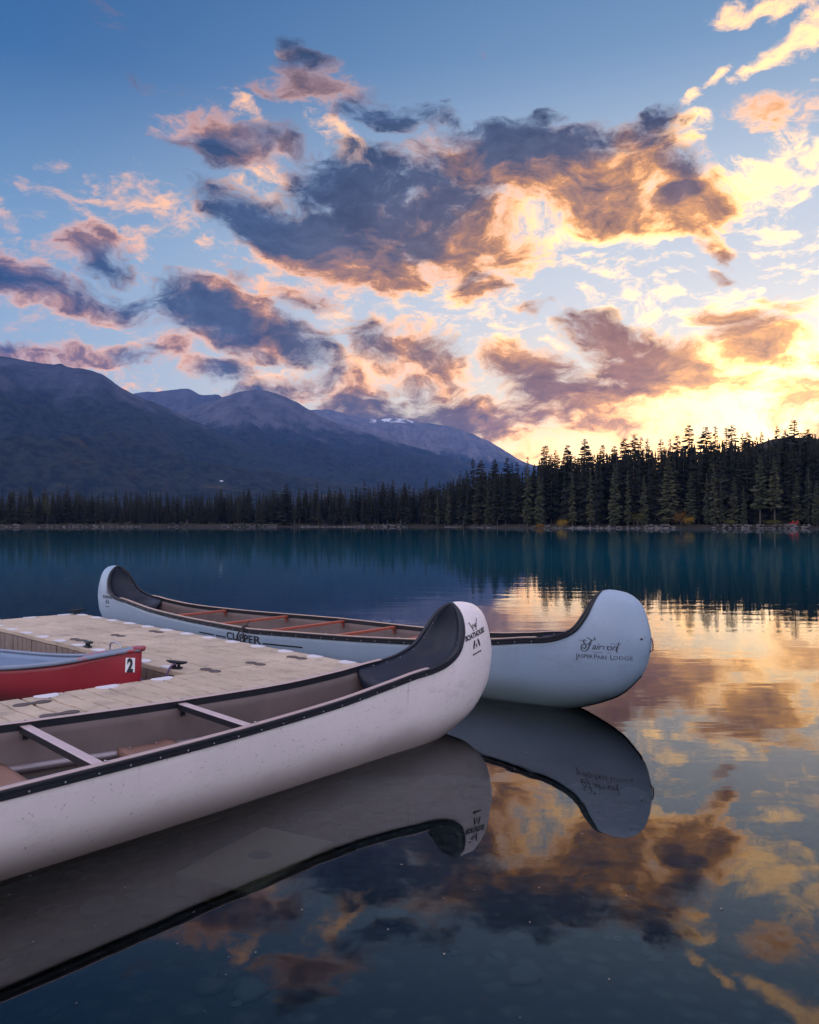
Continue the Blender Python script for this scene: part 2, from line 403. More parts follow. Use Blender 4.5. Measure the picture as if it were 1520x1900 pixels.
# ------------------------------------------------------------------ lake
def m_water():
    m = bpy.data.materials.new('lake_water'); m.use_nodes = True; t = m.node_tree; t.nodes.clear()
    g = t.nodes.new('ShaderNodeNewGeometry'); pos = g.outputs['Position']
    x, y, z = sep(t, pos)
    dist = (x * x + y * y)._m('SQRT')
    # long lazy swell plus finer wind ripples, calmer close in
    n1 = noise(t, vmath(t, 'MULTIPLY', pos, (.55, 1.5, 1)), .9, 3, .5, .3)
    n2 = noise(t, vmath(t, 'MULTIPLY', pos, (.7, 2.2, 1)), 4.2, 3, .5)
    patch = noise(t, vmath(t, 'MULTIPLY', pos, (.5, 1, 1)), .12, 3).step(.38, .66)
    bn = t.nodes.new('ShaderNodeBump'); bn.inputs['Strength'].default_value = 1.0; bn.inputs['Distance'].default_value = 1.0
    amp = dist.step(3.0, 16, False, .0015, .0042)
    link(t, (n1 * 1.0 + n2 * .22 * patch) * amp, bn.inputs['Height'])
    fr = t.nodes.new('ShaderNodeFresnel'); fr.inputs['IOR'].default_value = WATER_IOR; link(t, bn.outputs[0], fr.inputs['Normal'])
    gl = t.nodes.new('ShaderNodeBsdfGlossy'); gl.inputs['Roughness'].default_value = .012; gl.inputs['Color'].default_value = (.97, .98, 1, 1); link(t, bn.outputs[0], gl.inputs['Normal'])
    tr = t.nodes.new('ShaderNodeBsdfTransparent'); tr.inputs['Color'].default_value = (.86, .93, .95, 1)
    df = t.nodes.new('ShaderNodeBsdfDiffuse'); df.inputs['Color'].default_value = (.004, .13, .19, 1)      # the deep lake's own turquoise
    mb_ = t.nodes.new('ShaderNodeMixShader'); link(t, dist.step(7, 45, True, 0, .9), mb_.inputs[0]); link(t, tr.outputs[0], mb_.inputs[1]); link(t, df.outputs[0], mb_.inputs[2])
    mx = t.nodes.new('ShaderNodeMixShader'); link(t, fr.outputs[0], mx.inputs[0]); link(t, mb_.outputs[0], mx.inputs[1]); link(t, gl.outputs[0], mx.inputs[2])
    va = t.nodes.new('ShaderNodeVolumeAbsorption'); va.inputs['Color'].default_value = (.35, .80, .86, 1); va.inputs['Density'].default_value = .42
    o = t.nodes.new('ShaderNodeOutputMaterial'); link(t, mx.outputs[0], o.inputs['Surface']); link(t, va.outputs[0], o.inputs['Volume'])
    return m
WATER_IOR = 1.47
wb = MB(); wb.box((0, 280, -6.25), (1900, 620, 12.5))
lake = wb.build('lake', m_water()); tag(lake, kind='structure')

# ------------------------------------------------------------------ mountains
def m_mountain(name, tree_line, rock, snow=False):
    m, t, b = new_mat(name)
    g = t.nodes.new('ShaderNodeNewGeometry'); pos = g.outputs['Position']; x, y, z = sep(t, pos)
    n = noise(t, pos, .0035, 8, .62); st = noise(t, vmath(t, 'MULTIPLY', pos, (1, .4, .25)), .012, 6, .6)
    fine = noise(t, pos, .03, 5, .65)
    h = z + (n - .5) * 520 + (st - .5) * 260
    k = h.step(tree_line - 60, tree_line + 90)
    forest = mix(t, fine.step(.35, .65), (.011, .016, .017), (.030, .036, .030))
    gold = noise(t, vmath(t, 'MULTIPLY', pos, (1, 1, 3)), .006, 5, .6).step(.60, .70) * z.step(330, 60)
    forest = mix(t, gold * .35, forest, (.16, .11, .04))
    rk = mix(t, st.step(.3, .7), tuple(c * .55 for c in rock), tuple(c * 1.3 for c in rock))
    rk = mix(t, fine.step(.4, .7) * .4, rk, tuple(c * 1.6 for c in rock))
    col = mix(t, k, forest, rk)
    if snow:
        sn = noise(t, vmath(t, 'MULTIPLY', pos, (1, .3, 1)), .010, 4, .6)
        near = (x - snow[0]).abs().step(snow[2], snow[2] * .5) * z.step(snow[1] - 60, snow[1] - 10)
        col = mix(t, sn.step(.47, .56) * near, col, (.8, .8, .82))
    link(t, col, b.inputs['Base Color']); b.inputs['Roughness'].default_value = .95; b.inputs['Specular IOR Level'].default_value = .05
    bump(t, b, fine * 26 + st * 44, .9, 1.0)
    return m
def mountain(name, D, ridge, front, mat, seed, rough=1.0, nx=380, nj=84):
    """ridge: (x, y) chart points of the crest line at distance D; the flank runs down to `front` x D"""
    vs = []; fs = []; x0, x1 = ridge[0][0], ridge[-1][0]
    for i in range(nx + 1):
        px = x0 + (x1 - x0) * i / nx
        py = crom_tab(ridge, px); a, e = sky_dir(px, py)
        hz = D * math.tan(e) + H
        hz += rough * (D / 6000) * (10 * mnoise.fractal(Vector((px * .03, seed, 0)), 1, 2, 4))
        edge = smooth01(0, .06, i / nx) * smooth01(1, .94, i / nx)
        for j in range(nj + 1):
            u = j / nj
            if u <= .8:
                v = u / .8; rr = D * (front + (1 - front) * v)
                s = v ** 1.35
            else:
                v = (u - .8) / .2; rr = D * (1 + .09 * v); s = 1 - v
            X, Y = rr * sin(a), rr * cos(a)
            p = Vector((X, Y, seed * 100)) * .0011
            rid = 1 - abs(mnoise.noise(p * 2.2)) * 2
            rid2 = 1 - abs(mnoise.noise(p * 6.5 + Vector((3, 1, 7)))) * 2; rid3 = 1 - abs(mnoise.noise(p * 17)) * 2
            nz = (((rid2 - .5) * .03 + (rid3 - .5) * .010) + mnoise.fractal(p * 2.0, 1, 2.1, 6) * .11 + (rid - .5) * .12 * 1.0) * min(1.0, (1 - abs(s)) * 2.4) * smooth01(0, .15, s)
            z = hz * max(0.0, s + nz * rough) * (.25 + .75 * edge) - 6 * (1 - smooth01(0, .1, s))
            vs.append((X, Y, z))
    w = nj + 1
    for i in range(nx):
        for j in range(nj): fs.append((i * w + j, (i + 1) * w + j, (i + 1) * w + j + 1, i * w + j + 1))
    o = mesh_obj(name, vs, fs, mat, None, True); tag(o, kind='structure'); return o
mountain('mountain', 4600, [(-700, 800), (-420, 690), (-200, 655), (-60, 652), (0, 660), (60, 670), (100, 676), (113, 675), (125, 680), (185, 691), (215, 712), (250, 732), (300, 752), (360, 780), (430, 810), (520, 842), (620, 870), (720, 892), (860, 918), (960, 935)], .34, m_mountain('massif_rock_and_forest', 560, (.052, .056, .072)), 3.0)
mountain('mountain', 6400, [(100, 860), (200, 815), (290, 780), (340, 763), (400, 741), (440, 728), (480, 723), (520, 732), (560, 752), (610, 778), (680, 803), (760, 826), (850, 852), (940, 880), (1060, 910)], .42, m_mountain('round_peak_rock_and_forest', 640, (.088, .084, .094)), 11.0)
mountain('mountain', 8200, [(60, 800), (180, 748), (250, 729), (300, 725), (345, 721), (375, 732), (405, 731), (415, 737), (470, 752), (560, 790), (640, 820)], .6, m_mountain('back_ridge_rock', 500, (.07, .068, .07)), 23.0)
mountain('mountain', 9400, [(400, 830), (500, 786), (560, 762), (592, 759), (630, 764), (655, 772), (690, 776), (722, 776), (740, 776), (770, 782), (830, 789), (870, 802), (900, 815), (935, 834), (965, 853), (990, 862), (1030, 868), (1060, 872), (1100, 876), (1160, 880), (1260, 886), (1400, 895), (1560, 905)], .5, m_mountain('far_ridge_rock_and_forest', 640, (.135, .122, .122), (-180, 1180, 330)), 31.0)
hill_m = plain('wooded_hill', (.028, .026, .016), .95, 0, .5, .05, .1)
mountain('hill', 760, [(1180, 885), (1260, 868), (1330, 850), (1390, 832), (1425, 817), (1460, 812), (1520, 814), (1620, 822), (1800, 860), (1950, 890)], .62, hill_m, 41.0, .5, 120, 30)

# ------------------------------------------------------------------ trees
def m_leaf(name, dark, light, trans=.25):
    m, t, b = new_mat(name); t.nodes.remove(b)
    oi = t.nodes.new('ShaderNodeObjectInfo'); r = V(t, oi.outputs['Random'])
    n = noise(t, coords(t), 9.0, 4)
    c = mix(t, (r * .6 + n * .5).clamp(), dark, light)
    df = t.nodes.new('ShaderNodeBsdfDiffuse'); link(t, c, df.inputs[0])
    ts = t.nodes.new('ShaderNodeBsdfTranslucent'); link(t, c, ts.inputs[0])
    mx = t.nodes.new('ShaderNodeMixShader'); mx.inputs[0].default_value = trans
    link(t, df.outputs[0], mx.inputs[1]); link(t, ts.outputs[0], mx.inputs[2])
    link(t, mx.outputs[0], t.nodes['Material Output'].inputs[0]); return m
M_BARK = plain('spruce_bark', (.085, .07, .058), .9, 0, .4, 6)
M_DARK = m_leaf('dark_spruce_needles', (.018, .021, .018), (.050, .050, .034))
M_LIT = m_leaf('lit_spruce_needles', (.034, .046, .034), (.092, .090, .048))  # lighter copy of the needles, with the front rank's light in the colour
M_GOLD = m_leaf('autumn_leaves', (.20, .12, .02), (.42, .26, .04), .4)
M_OLIVE = m_leaf('olive_leaves', (.06, .06, .018), (.13, .12, .03), .35)
M_RUST = m_leaf('rust_leaves', (.12, .06, .02), (.24, .12, .03), .35)

def spruce_crown(seed, width, base, whorls, per):
    """needle sprays on drooping branches, height 1"""
    R = random.Random(seed); mb = MB(); lean = R.uniform(-.01, .01)
    for k in range(whorls):
        tt = base + (1 - base) * (1 - (1 - min(1, max(0, (k + R.uniform(-.4, .4)) / whorls))) ** 1.45)
        tt = min(max(tt, base), .985)
        prof = (1 - tt) ** .72 * min(1.0, .55 + (tt - base) * 4.5)
        rad = width * prof * R.uniform(.78, 1.22) + .014
        n = max(3, int(per * (.55 + .45 * (1 - tt))))
        off = R.uniform(0, 6.28)
        step_ = (1 - base) / whorls; t0 = tt
        for q in range(n):
            if R.random() < .10: continue
            tt = min(.985, max(base, t0 + R.uniform(-.9, .9) * step_))
            a = off + 6.283 * q / n + R.uniform(-.25, .25); L = rad * R.uniform(.6, 1.15)
            dx, dy = cos(a), sin(a); droop = R.uniform(.18, .55) * (1 - tt * .75); lift = .10 * tt
            def P(s, side, dz=0.0):
                return (lean * tt + dx * L * s - dy * side, dy * L * s + dx * side, tt + L * (-droop * s + lift * s * s) + dz)
            wv = L * R.uniform(.20, .34) + .002
            m1, m2 = R.uniform(.35, .5), R.uniform(.68, .82); dz = -L * R.uniform(.08, .24)
            mb.add([P(0, 0), P(m1, wv, dz), P(m2, wv * .75, dz), P(1, 0), P(m2, -wv * .75, dz), P(m1, -wv, dz), P(.6, 0, L * .05)],
                   [(0, 1, 6), (1, 2, 6), (2, 3, 6), (6, 3, 4), (6, 4, 5), (6, 5, 0)])
            if L > .03:        # hanging twigs below the branch
                for s in (.45, .8):
                    e = R.uniform(.12, .3) * L
                    mb.add([P(s - .14, wv * .3), P(s + .14, -wv * .3), P(s + R.uniform(-.1, .1), R.uniform(-.3, .3) * wv, -e)], [(0, 1, 2)])
    mb.add([(-.004, 0, .93), (.004, 0, .93), (0, .004, .93), (lean, 0, 1.0)], [(0, 1, 3), (1, 2, 3), (2, 0, 3)])
    me = bpy.data.meshes.new('crown'); me.from_pydata(mb.v, [], mb.f); me.update(); return me
def spruce_trunk():
    mb = MB(); mb.tube([(0, 0, -.06), (0, 0, .3), (0, 0, .97)], [.0115, .009, .002], 6)
    me = bpy.data.meshes.new('trunk'); me.from_pydata(mb.v, [], mb.f); me.materials.append(M_BARK); return me
TRUNK = spruce_trunk()
def crowns(spec, mat):
    out = []
    for a in spec:
        me = spruce_crown(*a); me.materials.append(mat); out.append(me)
    return out
SLIM = crowns([(1, .125, .08, 38, 9), (2, .115, .14, 36, 9), (3, .14, .10, 38, 9), (4, .11, .20, 34, 8)], M_DARK)
FULL = crowns([(11, .18, .08, 42, 10), (12, .16, .12, 42, 10), (13, .20, .06, 44, 10), (14, .15, .18, 40, 9)], M_DARK)
FULL_LIT = crowns([(21, .15, .05, 38, 9), (22, .125, .06, 38, 9), (23, .165, .05, 40, 10), (24, .20, .24, 36, 9)], M_LIT)

def ordinal(n):
    ones = 'first second third fourth fifth sixth seventh eighth ninth tenth eleventh twelfth thirteenth fourteenth fifteenth sixteenth seventeenth eighteenth nineteenth'.split()
    tens = {2: 'twenty', 3: 'thirty', 4: 'forty', 5: 'fifty', 6: 'sixty', 7: 'seventy', 8: 'eighty', 9: 'ninety'}
    if n < 20: return ones[n - 1]
    if n >= 100: return 'hundred-' + ('and-' + ordinal(n - 100) if n > 100 else 'th')
    return tens[n // 10] + '-' + ones[n % 10 - 1] if n % 10 else tens[n // 10][:-1] + 'ieth'
def tree(name, px, top_y, D, crown_me, label, group, cat='tree', wide=1.0, min_h=4.0):
    a, e = sky_dir(px, top_y)
    x, y = D * sin(a), D * cos(a); gz = ground_z(x, y)
    hgt = max(min_h, D * math.tan(e) + H - gz)
    o = empty(name, (x, y, gz), rnd.uniform(0, 6.28)); tag(o, label, cat, group)
    from_data('trunk', TRUNK, o, scale=(hgt * 1.0, hgt * 1.0, hgt)); from_data('crown', crown_me, o, scale=(hgt * wide, hgt * wide, hgt))
    return o
def shore(px): return shore_dist(math.degrees(atan2(px - 760, 1520)))

# right shore: the trees whose tips make the skyline
SKYLINE = [(790,893,.8),(815,893,.8),(836,889,.9),(854,872,.8),(865,871,.9),(877,848,.9),(893,852,1.1),(918,850,1),(941,848,1),(951,857,.9),(960,856,.9),(1008,827,.9),(1014,825,1),(1030,834,.9),(1052,824,1),(1085,813,1.25),(1119,824,1),(1140,826,1),(1158,812,1.1),(1178,804,1),(1189,810,.9),(1201,812,.8),(1226,813,.9),(1244,813,.9),(1257,806,1),(1279,787,1.1),(1310,790,1.1),(1327,789,.9),(1348,791,.9),(1357,787,1.1),(1377,803,.8),(1388,799,1),(1403,808,.7),(1412,800,.8),(1442,788,.8),(1458,795,1),(1474,777,1.1),(1490,801,.8),(1498,793,1),(1512,803,.8)]
n_sky = len(SKYLINE)
for i, (px, py, wd) in enumerate(SKYLINE):
    D = shore(px) + rnd.uniform(20, 42)
    tree('spruce_tree', px, py, D, FULL[(i * 7) % 4] if wd >= .95 else SLIM[i % 4], 'tall dark spruce on the right shore, %s skyline tip from the right edge' % ordinal(n_sky - i), 'spruces whose tips make the right skyline', wide=wd * 1.2)
# right shore: second rank, shorter, filling the wall of needles
mid = sorted([(px + rnd.uniform(-6, 6), lerp_tab([(780, 908), (860, 880), (975, 866), (1000, 846), (1100, 838), (1300, 822), (1520, 812)], px) + rnd.uniform(-4, 20)) for px in range(786, 1520, 11)])
for i, (px, py) in enumerate(mid):
    tree('spruce_tree', px, py, shore(px) + rnd.uniform(9, 22), (FULL + SLIM)[(i * 5) % 8], 'shaded spruce below the right skyline, %s of its rank from the right edge' % ordinal(len(mid) - i), 'shaded spruces in the right wood', wide=rnd.uniform(.9, 1.2))
# right shore: pale green spruces at the water
FRONT = [(798,925,2,.8),(812,915,1,.8),(832,905,1,.8),(880,925,1,.8),(905,905,0,.8),(979,846,1,.85),(1000,880,0,.8),(1062,880,1,.85),(1095,868,1,.8),(1140,858,0,.9),(1165,872,1,.75),(1195,880,0,.8),(1240,845,2,1.0),(1281,872,0,.95),(1311,876,1,.7),(1325,860,1,.8),(1337,892,1,.8),(1322,933,0,.8),(1362,884,0,1.0),(1362,924,0,1.0),(1380,900,1,.9),(1410,842,3,.8),(1437,846,3,.8),(1478,880,0,.9),(1500,868,1,1.0),(1516,890,0,1.0)]
for i, (px, py, kd, wd) in enumerate(FRONT):
    size = 'small' if py > 915 else ('tall' if py < 862 else 'mid-sized')
    tree('spruce_tree', px, py, shore(px) + rnd.uniform(4.5, 8), FULL_LIT[kd], '%s pale green spruce by the water, %s of the front rank from the right edge' % (size, ordinal(len(FRONT) - i)), 'pale green spruces at the right waterside', wide=wd)
# left shore: one thin dark row
row = []
px = -6.0
while px < 800:
    base = lerp_tab([(0, 916), (120, 914), (260, 925), (420, 914), (560, 908), (680, 903), (800, 897)], px)
    row.append((px, base + rnd.uniform(-5, 24) + 6 * mnoise.noise(Vector((px * .045, 2, 0))) - (9 if rnd.random() < .08 else 0))); px += rnd.uniform(3.6, 7.4)
row += [(83, 904), (20, 912), (121, 913), (588, 893), (677, 889), (711, 893), (702, 892), (791, 887), (661, 902), (730, 890), (751, 894), (408, 908), (451, 912), (98, 912)]
row.sort()
for i, (px, py) in enumerate(row):
    tree('spruce_tree', px, py, shore(px) + rnd.uniform(4, 30), (SLIM + SLIM + FULL[:2])[(i * 3) % 10], 'thin dark spruce on the far left shore, %s in the row from the left edge' % ordinal(i + 1), 'thin dark spruces along the left shore', wide=rnd.uniform(.85, 1.5))
# the unbroken wood behind both rows
def far_wood():
    R = random.Random(99); mb = MB()
    def one(x, y, z, h, w):
        tr = []
        for k in range(9):
            tt = .08 + .92 * k / 9; r = w * (1 - tt) ** .85 * R.uniform(.8, 1.2); n = 6; o = R.uniform(0, 6)
            for q in range(n):
                a = o + q * 6.283 / n; c, s_ = cos(a), sin(a); b = .55
                mb.add([(x, y, z + h * (tt + .09)), (x + r * cos(a - b), y + r * sin(a - b), z + h * (tt - r / h * R.uniform(.4, .9))), (x + r * cos(a + b), y + r * sin(a + b), z + h * (tt - r / h * R.uniform(.4, .9)))], [(0, 1, 2)])
    for _ in range(620):
        px = R.uniform(-120, 800); D = shore(px) + R.uniform(14, 75); a, _e = sky_dir(px, 900)
        x, y = D * sin(a), D * cos(a); h = R.uniform(8, 16) + (px > 500) * 2; one(x, y, ground_z(x, y), h, h * R.uniform(.09, .13))
    for _ in range(620):
        px = R.uniform(790, 1680); D = shore(px) + R.uniform(12, 70); a, _e = sky_dir(px, 900)
        x, y = D * sin(a), D * cos(a); top = lerp_tab([(790, 902), (870, 868), (985, 862), (1000, 842), (1100, 834), (1300, 818), (1520, 808), (1700, 825)], px)
        gz = ground_z(x, y); h = max(8, D * (972 - top) / 1520 * R.uniform(.76, .95) + H - gz); one(x, y, gz, h, h * R.uniform(.11, .16))
    for _ in range(260):                                    # unseen trees added behind the viewer to cut low light on the hulls
        a = radians(R.uniform(78, 282)); D = R.uniform(30, 75); x, y = D * sin(a), D * cos(a); h = R.uniform(5, 8.5) * (.6 + D / 80)
        one(x, y, ground_z(x, y), h, h * R.uniform(.13, .18))
    o = mb.build('far_wood', M_DARK); tag(o, 'unbroken dark spruce wood behind the shore trees, plus unseen trees added behind the viewer', 'forest', kind='stuff')
far_wood()
# autumn shrubs along the right bank
def shrub(name, px, py, D, hgt, wid, mat, label, seed):
    R = random.Random(seed); a, e = sky_dir(px, py); x, y = D * sin(a), D * cos(a); gz = ground_z(x, y)
    o = empty(name, (x, y, gz)); tag(o, label, 'shrub', 'autumn shrubs on the right bank')
    st = MB(); lf = MB()
    for k in range(6):
        an = R.uniform(0, 6.28); tip = Vector((cos(an) * wid * R.uniform(.2, .45), sin(an) * wid * .4, hgt * R.uniform(.6, .95)))
        st.tube([(0, 0, -.1), tip * .5 + Vector((0, 0, hgt * .08)), tip], [.06, .04, .015], 5)
        for _ in range(90):
            c = tip + Vector((R.gauss(0, wid * .14), R.gauss(0, wid * .14), R.gauss(-hgt * .12, hgt * .15)))
            if c.z < .1: c.z = .1
            s = R.uniform(.10, .22); u = Vector((R.gauss(0, 1), R.gauss(0, 1), R.gauss(0, 1))).normalized(); v = u.orthogonal().normalized()
            lf.add([c - u * s, c + v * s * .6, c + u * s, c - v * s * .6], [(0, 1, 2, 3)])
    st.build('stem', M_BARK, o); lf.build('foliage', mat, o)
shrub('autumn_shrub', 1043, 960, 303.5, 3.6, 4.2, M_GOLD, 'bright yellow shrub on the right bank left of the pale spruces', 1)
shrub('autumn_shrub', 1264, 955, 302, 4.6, 4.0, M_RUST, 'rust and yellow shrub on the bank under the broad pale spruce', 2)
shrub('autumn_shrub', 1278, 962, 301, 3.2, 3.6, M_GOLD, 'low golden shrub just right of the rust shrub', 3)
shrub('autumn_shrub', 1183, 955, 303, 4.8, 4.0, M_OLIVE, 'olive yellow shrub on the bank left of the rust shrub', 4)
shrub('autumn_shrub', 1440, 972, 299, 1.8, 6.0, M_OLIVE, 'low olive shrub below the two bare spruce trunks', 5)
shrub('autumn_shrub', 1352, 970, 300, 1.7, 3.0, M_OLIVE, 'low olive shrub under the small pale spruces', 6)
shrub('autumn_shrub', 1005, 968, 305, 1.9, 3.5, M_RUST, 'low rust shrub left of the bright yellow shrub', 7)
shrub('autumn_shrub', 88, 926, 440, 13, 5.0, M_OLIVE, 'olive green leafy tree among the dark spruces at far left', 8)
shrub('autumn_shrub', 62, 934, 438, 10, 4.5, M_OLIVE, 'lower olive leafy tree left of the taller olive tree', 9)

# bank stones
def stone_mesh(seed, sub=1):
    bm = bmesh.new(); bmesh.ops.create_icosphere(bm, subdivisions=sub + 1, radius=1)
    for v in bm.verts:
        n = mnoise.fractal(v.co * 1.1 + Vector((seed * 7.3, 0, 0)), 1, 2, 3); v.co *= 1 + .28 * n; v.co.z *= .62
    me = bpy.data.meshes.new('stone'); bm.to_mesh(me); bm.free()
    me.polygons.foreach_set('use_smooth', [True] * len(me.polygons)); return me
def bank():
    R = random.Random(5); mb = MB(); src = [stone_mesh(i, 0) for i in range(4)]
    for _ in range(900):
        px = R.uniform(-30, 1560)
        if mnoise.noise(Vector((px * .012, 9, 0))) < -.12: continue
        px = px; a, _e = sky_dir(px, 978); s = shore(px)
        D = s + R.uniform(-1.5, 3); x, y = D * sin(a), D * cos(a)
        big = mnoise.noise(Vector((px * .02, 0, 0)))
        k = R.uniform(.18, .55) * (1 + .8 * max(0, big)); me = R.choice(src); rz = R.uniform(0, 6)
        M = Matrix.Translation((x, y, max(-.1, ground_z(x, y)) + .1)) @ Matrix.Rotation(rz, 4, 'Z') @ Matrix.Diagonal((k * 1.6, k, k, 1))
        mb.add([M @ v.co for v in me.vertices], [tuple(p.vertices) for p in me.polygons])
    o = mb.build('bank_stones', plain('bank_stone', (.10, .09, .085), .9, 0, .5, .4), None, True); tag(o, 'pale stones along the far waterline', 'stones', kind='stuff')
bank()

# two red garden chairs on the right bank, a white house on the valley slope
M_RED_CH = plain('red_chair_paint', (.42, .045, .03), .5)
def garden_chair(px, label):
    a, e = sky_dir(px, 970); D = shore(px) + 3.2; x, y = D * sin(a), D * cos(a)
    o = empty('garden_chair', (x, y, ground_z(x, y) - .02), a + pi); tag(o, label, 'chair', 'red garden chairs on the bank')
    for k in range(5):
        m = MB(); m.box((0, 0, .45), (.16, .03, 1.15 - .05 * abs(k - 2))); p = m.build('back_slat', M_RED_CH, o)
        p.location = ((k - 2) * .18, .42, .55); p.rotation_euler = (radians(-22), 0, 0)
    m = MB(); m.box((0, 0, 0), (.95, .8, .06)); p = m.build('seat', M_RED_CH, o); p.location = (0, 0, .48); p.rotation_euler = (radians(-10), 0, 0)
    for s in (-1, 1):
        m = MB(); m.box((0, 0, 0), (.2, 1.1, .05)); m.build('armrest', M_RED_CH, o).location = (s * .55, -.05, .85)
        m = MB(); m.box((0, 0, 0), (.1, .1, .85)); m.build('leg', M_RED_CH, o).location = (s * .55, -.5, .42)
        m = MB(); m.box((0, 0, 0), (.1, .1, .6)); m.build('leg', M_RED_CH, o).location = (s * .55, .4, .3)
garden_chair(1469, 'left one of two red garden chairs on the right bank')
garden_chair(1477, 'right one of two red garden chairs on the right bank')
def house():
    a, e = sky_dir(411, 893.5); d = Vector((sin(a) * cos(e), cos(a) * cos(e), sin(e))); eye = Vector((0, 0, H)); best = None
    for m in [o for o in COL.objects if o.name.startswith('mountain')]:
        hit, loc, nor, idx = m.ray_cast(eye, d)
        if hit and (best is None or (loc - eye).length < (best - eye).length): best = loc
    D = (best - eye).length; k = D * 5.5 / 1520
    o = empty('house', best - Vector((0, 0, k * .12)), -a); tag(o, 'tiny white house on the dark slope above the left shore', 'house')
    wm = plain('white_wall', (.55, .56, .6), .7)
    m = MB(); m.box((0, 0, .1 * k), (k, .6 * k, .5 * k)); m.build('wall', wm, o)
    m = MB(); m.add([(-.55 * k, -.35 * k, .352 * k), (.55 * k, -.35 * k, .352 * k), (.55 * k, .35 * k, .352 * k), (-.55 * k, .35 * k, .352 * k), (-.55 * k, 0, .55 * k), (.55 * k, 0, .55 * k)], [(0, 1, 5, 4), (2, 3, 4, 5), (0, 4, 3), (1, 2, 5), (0, 3, 2, 1)]); m.build('roof', plain('pale_roof', (.5, .5, .55), .5), o)
bpy.context.view_layer.update()
house()

# ------------------------------------------------------------------ haze over the valley
def haze():
    m = bpy.data.materials.new('valley_air'); m.use_nodes = True; t = m.node_tree; t.nodes.clear()
    v = t.nodes.new('ShaderNodeVolumePrincipled'); v.inputs['Color'].default_value = (.12, .32, .92, 1); v.inputs['Density'].default_value = HAZE; v.inputs['Anisotropy'].default_value = .25
    o = t.nodes.new('ShaderNodeOutputMaterial'); link(t, v.outputs[0], o.inputs['Volume'])
    b = MB(); b.box((0, 5150, 640), (19000, 10800, 1320)); h = b.build('haze', m); tag(h, 'thin blue evening haze over the whole valley', 'haze', kind='stuff')
HAZE = 5.2e-5
haze()

# ------------------------------------------------------------------ boats: shared hull loft
def cr_curve(kn, m=14):
    q = [Vector(k) for k in kn]; q = [q[0] * 2 - q[1]] + q + [q[-1] * 2 - q[-2]]; out = []
    for i in range(1, len(q) - 2):
        a, b, c, d = q[i - 1:i + 3]
        for k in range(m):
            u = k / m
            out.append(.5 * ((2 * b) + (c - a) * u + (2 * a - 5 * b + 4 * c - d) * u * u + (3 * b - a - 3 * c + d) * u ** 3))
    out.append(q[-2]); return out
def resample(P, n, end=True):
    d = [0.0]
    for p, q in zip(P, P[1:]): d.append(d[-1] + (q - p).length)
    out = []; j = 0
    for i in range(n):
        s = d[-1] * i / ((n - 1) if end else n)
        while j < len(d) - 2 and d[j + 1] < s: j += 1
        k = (s - d[j]) / max(d[j + 1] - d[j], 1e-9); out.append(P[j].lerp(P[j + 1], k))
    return out
def split_curve(P, a0, n1, n2):
    i = next(k for k, p in enumerate(P) if p.x < a0)
    return resample(P[:i + 1], n1, False) + resample(P[i:], n2)
class Hull:
    """stations from the stern tip to the bow tip; knots give distance from the tip, half-breadth and height"""
    def __init__(s, L, sheer, keel, knee, n_mid=2.7, n_end=2.1, n1=26, n2=40):
        s.L = L
        S = split_curve(cr_curve(sheer), knee, n1, n2); K = split_curve(cr_curve([(a, 0, z) for a, z in keel]), knee, n1, n2)
        half = []
        for p, k in zip(S, K):
            f = min(1, max(0, (knee * 1.35 - p.x) / knee)); n = n_mid * (1 - f) + n_end * f
            half.append((Vector((L / 2 - p.x, p.y, p.z)), Vector((L / 2 - k.x, 0, k.z)), n))
        mir = lambda v: Vector((-v.x, v.y, v.z))
        s.st = [(mir(a), mir(b), n) for a, b, n in half[::-1]] + half[1:]
    def point(s, i, w):
        """w from -1 (left rail) through 0 (keel) to 1 (right rail)"""
        S, K, n = s.st[i]; th = (1 - abs(w)) * pi / 2
        g = max(0, cos(th)) ** (2 / n); h = max(0, sin(th)) ** (2 / n)
        return Vector((S.x + (K.x - S.x) * h, S.y * g * (1 if w < 0 else -1), S.z + (K.z - S.z) * h))
    def rail(s, side): return [Vector((a.x, side * a.y, a.z)) for a, b, n in s.st]
    def mesh(s, m=36):
        ws = []
        for k in range(m + 1):
            u = -1 + 2 * k / m; ws.append(math.copysign(abs(u) ** 1.0, u))
        vs = [s.point(i, w) for i in range(len(s.st)) for w in ws]; c = m + 1
        fs = [(i * c + k, i * c + k + 1, (i + 1) * c + k + 1, (i + 1) * c + k) for i in range(len(s.st) - 1) for k in range(m)]
        return vs, fs
def sweep(path, prof, side, taper=None):
    """prof: (outward, up) pairs swept along a rail"""
    vs = []; n = len(prof)
    for i, p in enumerate(path):
        T = (path[min(i + 1, len(path) - 1)] - path[max(i - 1, 0)]).normalized()
        N = Vector((0, side, 0)); N = (N - T * N.dot(T)).normalized(); U = N.cross(T) * (1 if side < 0 else -1)
        k = taper(i / (len(path) - 1)) if taper else 1.0
        vs += [p + N * o * k + U * u * k for o, u in prof]
    fs = [(i * n + k, i * n + (k + 1) % n, (i + 1) * n + (k + 1) % n, (i + 1) * n + k) for i in range(len(path) - 1) for k in range(n)]
    fs += [tuple(range(n)), tuple(range((len(path) - 1) * n, len(path) * n))]
    return vs, fs
def fix_normals(o):
    bm = bmesh.new(); bm.from_mesh(o.data); bmesh.ops.remove_doubles(bm, verts=bm.verts, dist=1e-5)
    bmesh.ops.recalc_face_normals(bm, faces=bm.faces); bm.to_mesh(o.data); bm.free(); return o
